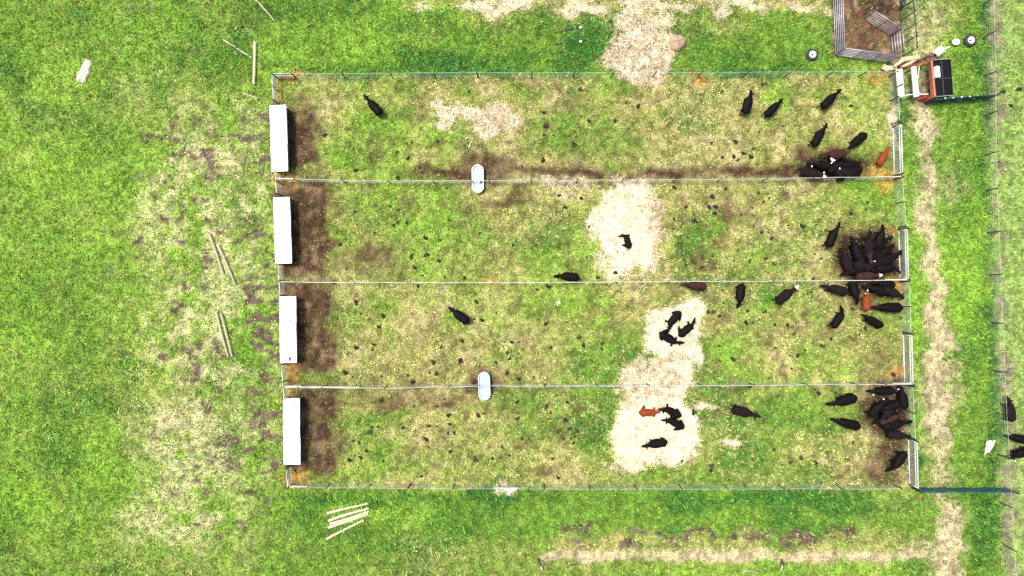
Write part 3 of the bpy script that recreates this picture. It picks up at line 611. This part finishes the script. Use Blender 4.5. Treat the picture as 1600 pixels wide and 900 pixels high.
plank([(1446, 92, .15), (1455, 90, .2), (1462, 92, .15)], [.24, .34, .2], 'lump of brown rotten wood beside the black box', 'wooddark')
def drum(a, b, r, label):
    A, B = P(*a), P(*b); t = empty('white_drum', (A.x, A.y, 0), 0, label, 'drum'); o0 = Vector((A.x, A.y, 0))
    A = A - o0; B = B - o0
    MB().tube([A, A.lerp(B, .08), A.lerp(B, .5), A.lerp(B, .52), A.lerp(B, .92), B], [r * .9, r, r, r * 1.04, r, r * .9], 18).build('drum_body', M['whiteplastic'], t, True)
    d = (A - B).normalized(); MB().tube([A + d * .005, A + d * .05], r * .45, 12).build('drum_mouth', M['blackin'], t)
drum((1461, 86, .38), (1471, 76.5, .42), .37, 'white drum lying on its side with a dark mouth')
c = P(1489, 68); o = MB(); o.lathe([(0, .02), (.24, .02), (.30, .36), (.33, .38), (.30, .40), (.26, .36), (.22, .10), (0, .10)], 18, warp=lambda x, y, z: (x * 1.15, y * .95, z)); ob = o.build('bucket', M['whiteplastic'], None, True); ob.location = (c.x, c.y, hz(c)); tag(ob, 'white bucket on the grass between the drum and the right tyre', 'bucket')
c = P(1478, 76); o = MB(); o.tube([(-.35, -.2, .06), (0, .02, .08), (.35, .16, .06)], [.05, .09, .05], 7); ob = o.build('plastic_scrap', M['whiteplastic']); ob.location = (c.x, c.y, hz(c)); tag(ob, 'strip of white plastic between the drum and the bucket', 'scrap')

# tyre feeders
def tyre(px, py, label):
    c = P(px, py); t = empty('tyre_feeder', (c.x, c.y, hz(c)), random.uniform(0, 6), label, 'tyre feeder', 'tyres with white tubs')
    prof = [(.30 + .0, .05), (.42, .0), (.55, .05), (.60, .15), (.55, .26), (.42, .31), (.32, .27), (.30, .16)]
    MB().lathe(prof, 36, closed=True).build('tyre', M['rubber'], t, True)
    MB().lathe([(.0, .17), (.10, .18), (.27, .20), (.30, .26), (.34, .325), (.31, .33), (.285, .30), (.25, .14), (0, .13)], 26).build('white_tub', M['whiteplastic'], t, True)
    m = MB(); m.lathe([(0, .22), (.08, .21), (.10, .19)], 10); m.box((.17, .06, .215), (.16, .05, .02), .5); m.build('lick_residue', M['dung'], t)
tyre(1267, 87, 'black tyre with a white tub inside, left of the corral'); tyre(1513, 65, 'black tyre with a white tub inside, right of the chute near the field fence')

# lying rods, stakes, sand, sacks
def rod(a, b, label, mt='steelpost', tip=True, group=None, r=.05):
    A, B = P(*a), P(*b); d = B - A; L = d.length; t = empty('fence_stake', (A.x, A.y, hz((A + B) / 2) + .1), math.atan2(d.y, d.x), label, 'stake', group)
    MB().tube([(0, 0, 0), (L * .5, .02, .02), (L, 0, 0)], r, 7).build('shaft', M[mt], t)
    if tip: MB().box((L + .05, 0, 0), (.26, .16, .12)).build('white_tip', M['whiteplastic'], t)
rod((866, 52), (906, 44), 'dark rod with a white tip, upper of the two lying in the green grass', group='white-tipped rods in the grass')
rod((868, 70), (906, 66), 'dark rod with a white tip, lower of the two lying in the green grass', group='white-tipped rods in the grass')
rod((732, 232), (737, 221), 'thin white stake lying on dry grass above the upper water tank', 'whiteplastic', False, r=.035)
rod((1161, 890), (1184, 894), 'pale thin stake lying below the bottom dirt track', 'board', False, r=.035)
for (bx, by, tx, ty, lab) in ((841, 872, 845, 884, 'dark leaning post with white tape at the left end of the bottom track'), (1221, 873, 1224, 884, 'dark leaning post with white tape below the bottom track, right of middle')):
    A = P(bx, by); B = P(tx, ty, 1.15); t = empty('fence_post', (A.x, A.y, hz(A)), 0, lab, 'fence post', 'leaning posts along the bottom track'); d = B - A
    MB().tube([(0, 0, -.2), d * .5, d], [.075, .07, .065], 8).build('shaft', M['post'], t)
    m = MB(); m.tube([(d.x, d.y, d.z * .9), (d.x + .08, d.y - .5, d.z * .5), (d.x + .25, d.y - 1.0, .08)], [.05, .06, .045], 7); m.build('white_tape', M['whiteplastic'], t)
def ragged(name, poly, h, mt, label, cat, seed=1, jag=.05):
    pts = [P(*p) for p in poly]; ctr = sum(pts, Vector()) / len(pts); g = random.Random(seed); out = []
    for i in range(len(pts)):
        a, b = pts[i], pts[(i + 1) % len(pts)]
        for k in range(7): out.append(a.lerp(b, k / 7) - ctr + Vector((g.uniform(-jag, jag), g.uniform(-jag, jag), 0)))
    n = len(out); vs = []; fs = []
    for s, zz in ((1.0, -.03), (.94, .55), (.78, .85), (.5, 1.0), (.22, 1.05)):
        vs += [(p.x * s, p.y * s, zz * h + g.uniform(-.15, .15) * h * (s < .9)) for p in out]
    for i in range(4):
        for k in range(n): fs.append((i * n + k, i * n + (k + 1) % n, (i + 1) * n + (k + 1) % n, (i + 1) * n + k))
    fs.append(tuple(4 * n + k for k in range(n))); m = MB(); m.add(vs, fs); o = m.build(name, M[mt], None, True)
    o.location = (ctr.x, ctr.y, hz(ctr)); return tag(o, label, cat)
ragged('sand_heap', [(135, 93), (141, 94), (144.5, 101), (140, 117), (134, 130), (126, 131), (119, 126), (124, 113)], .22, 'sand', 'long low heap of pale pinkish sand alone in the left meadow', 'heap', 3)
ragged('feed_sack', [(1540, 688), (1554, 687), (1550, 697), (1545, 705), (1536, 710)], .07, 'sack', 'cream empty feed sack flat on the grass beside the right lane fence', 'sack', 4, .03).location.z += .10
ragged('plastic_scrap', [(870, 471), (875, 470), (876, 475), (872, 477)], .12, 'whiteplastic', 'small white plastic scrap alone in the middle of the third pen', 'scrap', 5, .04)
ragged('plastic_scrap', [(786, 766), (800, 762), (808, 765), (796, 771)], .10, 'sack', 'pale crumpled scrap caught under the bottom fence', 'scrap', 6, .06)
def hay(px, py, r, h, label, seed, sq=1):
    c = P(px, py); g = random.Random(seed); m = MB(); n = 30; prof = [(1.0, -.1), (.97, .3), (.86, .7), (.62, .95), (.3, 1.03), (.02, 1.05)]
    ph = [g.uniform(0, 6) for _ in range(6)]
    def wp(x, y, z):
        a = math.atan2(y, x); k = 1 + .09 * math.sin(3 * a + ph[0]) + .06 * math.sin(7 * a + ph[1] + z) + .04 * math.sin(13 * a + ph[2])
        return (x * k * r, y * k * r * sq, (z + .10 * math.sin(5 * a + ph[3] + z * 3) * (z > 0)) * h)
    m.lathe(prof, n, warp=wp); o = m.build('hay_heap', M['hay'], None, True); o.location = (c.x, c.y, hz(c) - .05); return tag(o, label, 'hay heap')
hay(1057, 68, .85, .55, 'brown round hay heap at the right edge of the trampled straw', 1)

# ------------------------------------------------------------------ cattle
def cow_mesh(pose):
    m = MB(); lying = pose.startswith('lying'); dz = -.50 if lying else 0
    def ring_tube(rows, n=16):
        m.tube([(x, y, z) for x, y, z, a, b in rows], [(a, b) for x, y, z, a, b in rows], n)
    wide = 1.08 if lying else 1
    ring_tube([(x, 0, z + dz, a * wide, b) for x, z, a, b in ((-1.0, .98, .05, .09), (-.96, .97, .16, .18), (-.85, .95, .24, .28), (-.65, .93, .285, .34), (-.35, .89, .31, .37), (0, .86, .335, .40), (.25, .87, .315, .40), (.48, .91, .265, .37), (.66, .95, .20, .30), (.78, .97, .14, .22))])
    # neck and head follow a path turned by the pose
    yaw, nz, hzz, reach = {'up': (0, 1.16, 1.16, 1), 'graze': (.12, .72, .26, .92), 'low': (0, .95, .72, 1), 'left': (.75, 1.12, 1.08, 1), 'right': (-.75, 1.12, 1.08, 1), 'lying': (.5, 1.1, 1.08, .9), 'lying_curl': (1.7, 1.0, .82, .95)}[pose]
    p0 = Vector((.58, 0, .97 + dz)); p1 = Vector((.58 + .46 * math.cos(yaw * .6) * reach, .46 * math.sin(yaw * .6) * reach, nz + dz)); hd = Vector((math.cos(yaw), math.sin(yaw), 0)); drop = (hzz - nz)
    p2 = p1 + hd * .10 + Vector((0, 0, drop * .3)); p3 = p1 + hd * .26 + Vector((0, 0, drop * .65 - .02)); p4 = p1 + hd * .44 + Vector((0, 0, drop - .08)); p5 = p1 + hd * .50 + Vector((0, 0, drop - .10))
    ring_tube([(*p0, .17, .26), (*(p0.lerp(p1, .45)), .135, .20), (*p1, .115, .155), (*p2, .125, .14), (*p3, .115, .12), (*p4, .08, .085), (*p5, .06, .065)])
    s = Vector((-hd.y, hd.x, 0)); e0 = p1 + hd * .05 + Vector((0, 0, .05))
    for k in (1, -1): m.tube([e0 + s * .09 * k, e0 + s * .20 * k + Vector((0, 0, .02)) - hd * .02, e0 + s * .31 * k - hd * .06 - Vector((0, 0, .01))], [(.045, .03), (.075, .03), (.02, .02)], 8)
    if not lying:
        step = {'up': .08, 'low': .12, 'graze': .1, 'left': .02, 'right': -.05}[pose]
        for sy, st in ((.17, step), (-.17, -step)):
            m.tube([(.48, sy * .9, .85), (.50 + st * .4, sy, .62), (.50 + st, sy, .42), (.51 + st, sy, .36), (.50 + st * 1.3, sy, .12), (.54 + st * 1.3, sy, .03), (.55 + st * 1.3, sy, 0)], [.13, .095, .065, .062, .045, .055, .058], 10)
        for sy, st in ((.19, -step), (-.19, step)):
            m.tube([(-.72, sy * .8, .92), (-.62 + st * .4, sy * 1.1, .66), (-.80 + st * .8, sy, .44), (-.82 + st, sy, .40), (-.77 + st * 1.3, sy, .13), (-.73 + st * 1.3, sy, .03), (-.72 + st * 1.3, sy, 0)], [.19, .145, .075, .065, .048, .055, .058], 10)
        sw = random.uniform(-.12, .12)
        m.tube([(-.95, 0, 1.10), (-1.06, sw * .3, 1.0), (-1.10, sw * .7, .75), (-1.08, sw, .5), (-1.08, sw, .36)], [.045, .035, .028, .04, .02], 8)
    else:
        k = 1
        m.tube([(.45, .15, .22), (.66, .30, .12), (.80, .34, .09), (.62, .44, .06), (.50, .46, .05)], [.13, .09, .065, .05, .05], 9)
        m.tube([(.45, -.15, .22), (.62, -.32, .12), (.74, -.38, .09), (.56, -.45, .06), (.46, -.45, .05)], [.13, .09, .065, .05, .05], 9)
        m.tube([(-.70, .20, .34), (-.42, .42, .20), (-.30, .46, .12), (-.62, .52, .07), (-.42, .60, .055), (-.2, .64, .05)], [.20, .15, .10, .065, .05, .05], 9)
        m.tube([(-.70, -.18, .30), (-.45, -.36, .16), (-.34, -.40, .10), (-.62, -.42, .07)], [.18, .13, .08, .05], 9)
        m.tube([(-.95, 0, .58), (-1.06, .05, .35), (-1.08, .15, .10), (-1.02, .34, .05), (-.92, .46, .05)], [.045, .035, .03, .035, .02], 8)
    me = m.mesh('cow_' + pose, M['c_black']); o = link('tmp', me)
    md = o.modifiers.new('r', 'REMESH'); md.mode = 'VOXEL'; md.voxel_size = .034; md.use_smooth_shade = True
    md2 = o.modifiers.new('s', 'SMOOTH'); md2.iterations = 4; md2.factor = .5
    dg = bpy.context.evaluated_depsgraph_get(); ev = bpy.data.meshes.new_from_object(o.evaluated_get(dg)); bpy.data.objects.remove(o)
    ev.name = 'cow'; ev.materials.clear(); ev.materials.append(None); ev.materials.append(None)
    fc = np.empty(len(ev.polygons) * 3); ev.polygons.foreach_get('center', fc); fc = fc.reshape(-1, 3)
    f0 = p1 + hd * .08; rel = fc - np.array(f0); al = rel @ np.array(hd); lat = np.abs(rel @ np.array(s))
    face = (al > -.03) & (lat < .16) & (al < .6) & (fc[:, 2] > min(p5.z, p1.z) - .2)
    ev.polygons.foreach_set('material_index', face.astype(np.int32)); ev.polygons.foreach_set('use_smooth', [True] * len(ev.polygons))
    nose = p5; return ev, nose, e0 + s * .24 + Vector((0, 0, .03)), math.atan2(hd.y, hd.x)
POSES = {p: cow_mesh(p) for p in ('up', 'graze', 'low', 'left', 'right', 'lying', 'lying_curl')}
tagme = MB().box((0, 0, .01), (.10, .12, .02)).mesh('ear_tag', M['tag'])
def cow(nose, rump, pose, coat, label, group, face=0, tagged=0, size=None):
    me, nv, ev, yaw = POSES[pose]
    zr = .55 if pose.startswith('lying') else 1.0
    A = P(*nose, zr); B = P(*rump, zr); d = A - B; lc = Vector((nv.x + 1.0, nv.y, 0)); k = size or max(.97, min(1.2, d.length / lc.length))
    rz = math.atan2(d.y, d.x) - math.atan2(lc.y, lc.x)
    mid = (A + B) / 2; cl = Matrix.Rotation(rz, 3, 'Z') @ (Vector(((nv.x - 1.0) / 2, nv.y / 2, 0)) * k)
    o = link('cow', me); o.location = (mid.x - cl.x, mid.y - cl.y, 0); o.rotation_euler.z = rz; o.scale = (k, k * (random.uniform(1.08, 1.16) if zr < 1 else random.uniform(1.26, 1.42)), k * random.uniform(.95, 1.03))
    o.location.z = hz(o.location) - .015
    for i in (0, 1): o.material_slots[i].link = 'OBJECT'
    o.material_slots[0].material = M[coat]; o.material_slots[1].material = M['c_white'] if face else M[coat]
    if tagged: q = link('ear_tag', tagme, o); q.location = ev; q.rotation_euler.z = yaw
    return tag(o, label, 'cow', group)
g1, g2, g3, g4 = ('cattle in the top pen', 'cattle in the second pen', 'cattle in the third pen', 'cattle in the bottom pen')
B_, D_, N_, R_ = 'c_black', 'c_dark', 'c_brown', 'c_red'
for a in [
 ((569, 149), (594, 177), 'up', B_, 'black cow standing alone near the left end of the top pen', g1),
 ((1175, 143), (1166, 173), 'low', B_, 'black cow with ear tag, leftmost of three in the upper right top pen', g1, 0, 1),
 ((1222, 156), (1201, 177), 'low', B_, 'black cow, middle one of three in the upper right top pen', g1),
 ((1312, 141), (1288, 165), 'up', B_, 'black cow, rightmost of three in the upper right top pen', g1),
 ((1290, 196), (1274, 224), 'up', B_, 'black cow facing up just above the top pen huddle', g1),
 ((1324, 233), (1354, 209), 'up', B_, 'black cow slanting down to the left, between the top pen huddle and its gate', g1),
 ((1394, 226), (1376, 257), 'low', R_, 'bright red cow standing at the silvery gate of the top pen', g1, 0, 0, .84),
 ((1282, 241), (1324, 240), 'low', N_, 'dark red brown cow along the upper edge of the top pen huddle', g1),
 ((1265, 254), (1300, 259), 'low', B_, 'black cow with ear tag facing left in the top pen huddle', g1, 0, 1),
 ((1290, 277), (1254, 266), 'up', D_, 'dark brown white-faced cow at the lower left of the top pen huddle', g1, 1, 1),
 ((1300, 249), (1318, 278), 'up', B_, 'black white-faced cow facing up in the middle of the top pen huddle', g1, 1, 1),
 ((1304, 259), (1342, 257), 'up', B_, 'black cow facing left at the right of the top pen huddle', g1, 0, 1),
 ((1311, 272), (1347, 264), 'low', B_, 'black cow along the fence at the lower right of the top pen huddle', g1),
 ((1330, 247), (1296, 268), 'low', B_, 'black cow facing up and right through the middle of the top pen huddle', g1),
 ((1346, 272), (1312, 266), 'low', D_, 'dark brown cow facing right at the right end of the top pen huddle', g1),
 # second pen
 ((968, 369), (984, 388), 'lying_curl', B_, 'black calf lying curled on the pale straw of the second pen', g2, 0, 0, .78),
 ((866, 431), (905, 434), 'graze', B_, 'black cow walking left along the middle fence in the second pen', g2),
 ((1311, 347), (1295, 386), 'up', B_, 'black cow standing just left of the second pen huddle, facing up', g2),
 ((1383, 351), (1372, 386), 'low', B_, 'black cow with head at the top of the second pen huddle', g2),
 ((1363, 360), (1357, 396), 'low', D_, 'dark brown cow facing up near the top of the second pen huddle', g2),
 ((1393, 371), (1362, 386), 'up', B_, 'black cow facing right toward the gate, upper right of the second pen huddle', g2),
 ((1333, 369), (1344, 405), 'low', B_, 'black cow facing up at the upper left of the second pen huddle', g2),
 ((1361, 412), (1358, 380), 'up', N_, 'brown-backed cow facing down in the middle of the second pen huddle', g2, 0, 1),
 ((1317, 387), (1330, 424), 'low', D_, 'dark brown cow at the left edge of the second pen huddle', g2),
 ((1414, 391), (1378, 413), 'low', B_, 'black cow stretching its head over the second pen gate', g2),
 ((1408, 425), (1370, 420), 'right', B_, 'black cow with head turned at the lower part of the second pen gate', g2),
 ((1376, 430), (1342, 432), 'up', N_, 'brown white-faced cow along the fence at the bottom of the second pen huddle', g2, 1),
 ((1320, 428), (1352, 418), 'low', B_, 'black cow facing left at the lower left of the second pen huddle', g2),
 ((1352, 398), (1380, 402), 'low', B_, 'black cow hidden in the centre of the second pen huddle', g2),
 ((1390, 402), (1362, 415), 'up', B_, 'black cow between the centre of the second pen huddle and the gate', g2),
 ((1340, 383), (1352, 420), 'low', B_, 'black cow facing up, left of the brown backed one in the second pen huddle', g2),
 ((1372, 424), (1338, 412), 'low', D_, 'dark cow low in the second pen huddle, behind the white-faced one', g2),
 ((1398, 384), (1374, 400), 'low', B_, 'black cow right of the brown backed one in the second pen huddle', g2),
 # third pen
 ((703, 482), (729, 502), 'low', B_, 'black cow standing alone in the left half of the third pen', g3),
 ((1045, 517), (1062, 489), 'lying', B_, 'black cow lying on straw, upper left of the trio in the third pen', g3),
 ((1086, 497), (1062, 525), 'lying', B_, 'black cow lying on straw, right one of the trio in the third pen', g3),
 ((1069, 536), (1031, 520), 'lying', B_, 'black cow lying on straw, lowest of the trio in the third pen', g3),
 ((1065, 444), (1103, 448), 'low', N_, 'brown cow standing along the middle fence above the straw trio', g3),
 ((1157, 480), (1160, 446), 'graze', B_, 'black cow grazing downward right of the straw trio in the third pen', g3),
 ((1247, 446), (1214, 473), 'up', D_, 'dark brown cow with a white face in the upper third pen', g3, 1),
 ((1284, 446), (1325, 457), 'low', D_, 'dark brown cow facing left, leftmost along the fence in the third pen group', g3),
 ((1342, 474), (1333, 440), 'low', B_, 'black cow facing down beside the red cow in the third pen group', g3),
 ((1352, 447), (1388, 457), 'low', B_, 'black cow with ear tag facing left under the middle fence in the third pen group', g3, 0, 1),
 ((1362, 440), (1398, 446), 'up', B_, 'black cow tight against the middle fence in the third pen group', g3),
 ((1416, 466), (1382, 450), 'low', D_, 'dark brown cow heading right to the end fence in the third pen group', g3),
 ((1357, 455), (1357, 484), 'up', R_, 'red cow facing up in the middle of the third pen group', g3, 0, 1, .8),
 ((1364, 480), (1410, 481), 'low', B_, 'black cow facing left, right of the red cow and lower in the third pen group', g3),
 ((1345, 491), (1380, 510), 'up', B_, 'black cow slanting up to the left, lowest of the third pen group', g3),
 ((1322, 478), (1303, 512), 'graze', B_, 'black cow facing up, at the lower left of the third pen group', g3),
 # bottom pen
 ((1031, 640), (1003, 645), 'lying', R_, 'bright red cow lying on the straw of the bottom pen', g4, 0, 0, .92),
 ((1030, 640), (1062, 650), 'lying', B_, 'black cow lying on straw just right of the red cow in the bottom pen', g4),
 ((1036, 657), (1067, 668), 'lying', B_, 'black cow lying on straw under the other black one beside the red cow', g4),
 ((1002, 697), (1042, 691), 'up', B_, 'black cow standing by itself on the lower part of the bottom pen straw', g4),
 ((1187, 650), (1143, 639), 'up', D_, 'dark brown cow walking right on green grass in the bottom pen', g4),
 ((1293, 633), (1338, 621), 'low', B_, 'black cow facing left, upper one left of the bottom pen huddle', g4),
 ((1299, 655), (1343, 667), 'low', B_, 'black cow facing left, lower one left of the bottom pen huddle', g4),
 ((1357, 612), (1399, 611), 'low', B_, 'black cow with ear tag along the fence at the top of the bottom pen huddle', g4, 0, 1),
 ((1409, 604), (1416, 636), 'low', B_, 'black cow facing up in the top right corner of the bottom pen', g4, 0, 1),
 ((1386, 622), (1362, 650), 'up', B_, 'black cow facing up and right at the left of the bottom pen huddle', g4, 0, 1),
 ((1394, 628), (1384, 662), 'low', D_, 'dark brown cow in the middle of the bottom pen huddle', g4),
 ((1412, 646), (1378, 661), 'low', N_, 'brown cow facing right in the middle of the bottom pen huddle', g4),
 ((1424, 657), (1380, 667), 'up', B_, 'black cow reaching its head to the end fence from the bottom pen huddle', g4),
 ((1374, 640), (1406, 632), 'low', B_, 'black cow facing left in the upper middle of the bottom pen huddle', g4),
 ((1370, 662), (1398, 642), 'low', B_, 'black cow facing down left at the centre of the bottom pen huddle', g4),
 ((1428, 684), (1388, 678), 'low', D_, 'dark brown cow facing right at the top of the bottom pen gate', g4),
 ((1393, 741), (1416, 707), 'graze', B_, 'black cow beside the lower end of the bottom pen gate, facing down left', g4),
 # neighbouring field
 ((1578, 621), (1583, 657), 'low', D_, 'dark cow facing up beside the field fence at the right edge', 'cattle in the field at the right edge'),
 ((1575, 682), (1614, 690), 'low', B_, 'black cow cut by the right edge, upper of the two facing left', 'cattle in the field at the right edge'),
 ((1574, 716), (1612, 704), 'up', B_, 'black cow cut by the right edge, lower of the two facing left', 'cattle in the field at the right edge', 0, 1),
]: cow(*a)

# ------------------------------------------------------------------ dung pats
pats = []
def addp(ox, oy, k, s):
    n = [int(v) for v in s.split()]
    for i in range(0, len(n), 2): pats.append((ox + n[i] / k, oy + n[i + 1] / k))
addp(400, 560, 4, '1110 25 1280 15 1500 25 890 68 1025 68 560 88 605 115 725 100 785 112 950 105 1085 90 1200 70 1130 95 980 148 785 265 990 297 1130 300 1180 255 1390 355 1430 342 1080 420 1130 422 1210 410 920 432 765 428 725 430 710 460 760 508 870 498 610 515 645 525 550 535 1065 505 1240 465 1290 515 1080 555 1215 580 690 577 620 605 655 618 585 635 795 640 740 697 1035 735 1370 632 1475 622 1540 548 1585 605 245 700 1205 355 1200 465')
addp(1050, 110, 4, '172 155 565 95 310 135 1115 222 395 448 315 545 505 490 490 542 445 520 410 560 690 350 545 385 470 380 720 480 245 455 385 540')
addp(1050, 270, 4, '12 92 285 85 335 100 575 95 540 128 605 158 570 182 645 208 250 150 85 215 230 215 270 215 265 255 430 262 500 222 135 268 12 288 140 300 510 335 5 350 98 408 345 360 290 385 560 372 600 372 620 412 725 328 815 332 900 325 1115 255 1220 185 1210 228 250 520 410 482 385 548 185 590 85 575 585 535 485 552 635 570 700 510 890 510 930 535 880 660')
addp(1050, 440, 4, '315 55 320 135 865 65 295 215 255 190 225 190 470 185 580 188 640 268 720 295 720 270 760 325 645 415 300 495 375 480 385 490 735 460 785 460 290 400 820 460 605 605 300 590 830 430 1170 330 1205 290 1125 170 990 360 1380 580 540 235 500 255 460 255 745 545 935 400 1430 225')
addp(1050, 600, 4, '485 15 890 30 915 58 655 75 1020 55 135 175 635 410 805 462 740 488 895 490 355 597 930 618 1130 365 240 540 60 480 245 510')
addp(500, 110, 3.2, '745 108 1310 62 1300 95 1118 212 1530 162 1420 185 1475 255 1345 255 1165 325 1120 325 1130 280 1245 330 1270 370 435 365 460 360 650 360 590 355 385 410 440 440 500 485 510 512 390 540 180 500 1010 480 1115 450 1230 490 25 325 1590 180')
addp(500, 290, 2.904, '320 95 357 108 160 120 395 170 355 168 335 180 250 215 118 243 93 268 590 158 655 165 635 227 725 215 480 238 545 248 707 270 485 315 540 342 415 322 430 372 120 380 465 408 655 418 565 415 960 285 980 272 875 270 970 328 1220 187 1210 325 1085 45 1130 55 1185 58 1110 100 1130 135 1010 390 65 440 445 455 480 455 165 493 165 530 185 580 225 605 288 592 270 640 80 605 245 720 240 745 165 735 550 733 645 705 515 800 635 795 705 490 710 527 800 578 700 605 735 610 835 710 870 710 830 730 850 757 900 760 860 785 905 710 935 712 1025 627 1175 688 1195 725 1048 735 1145 750 1277 742 1282 715 1260 417 1340 395 1037 457 985 472')
addp(700, 540, 2.5, '335 122 275 130 230 108 385 238 135 265 118 272 270 285 300 340 290 362 460 292 475 325 505 335 430 335 450 362 480 362 495 355 490 380 212 395 240 430 175 440 408 440 430 515 555 500 465 220 400 262 425 195 270 220')
addp(1520, 0, 3.75, '265 525 220 620 175 540 185 680 295 185 135 25 285 800 120 470')
def pat_mesh(seed):
    g = random.Random(seed); ph = [g.uniform(0, 6) for _ in range(5)]
    def wp(x, y, z):
        a = math.atan2(y, x); k = 1 + .22 * math.sin(2 * a + ph[0]) + .16 * math.sin(3 * a + ph[1]) + .10 * math.sin(6 * a + ph[2] + z * 20)
        return (x * k, y * k, z * (1 + .3 * math.sin(4 * a + ph[3])))
    return MB().lathe([(.21, -.03), (.205, .03), (.16, .055), (.13, .05), (.07, .075), (.004, .07)], 18, warp=wp).mesh('dung_pat', M['dung'], True)
pms = [pat_mesh(i) for i in range(8)]
pms[6].materials[0] = pms[3].materials[0] = M['dung_dry']
for i, (px, py) in enumerate(pats[:296]):
    c = P(px, py); o = link('dung_pat', pms[random.randrange(8)]); o.location = (c.x, c.y, hz(c) + .05); o.rotation_euler.z = random.uniform(0, 6.28)
    s = random.choice((.35, .45, .55, .65, .75, .85, 1.0, 1.15)); o.scale = (s * random.uniform(.8, 1.2), s * random.uniform(.8, 1.2), 1.3)
    if px > 1500: tag(o, 'small dark dung pat in the neighbouring field at the right edge', 'dung', 'dung pats in the right field')
    else:
        w = 'top pen' if py < 281 else 'second pen' if py < 439 else 'third pen' if py < 600 else 'bottom pen'
        tag(o, 'small dark dung pat lying on the grass of the ' + w, 'dung', 'dung pats in the ' + w)
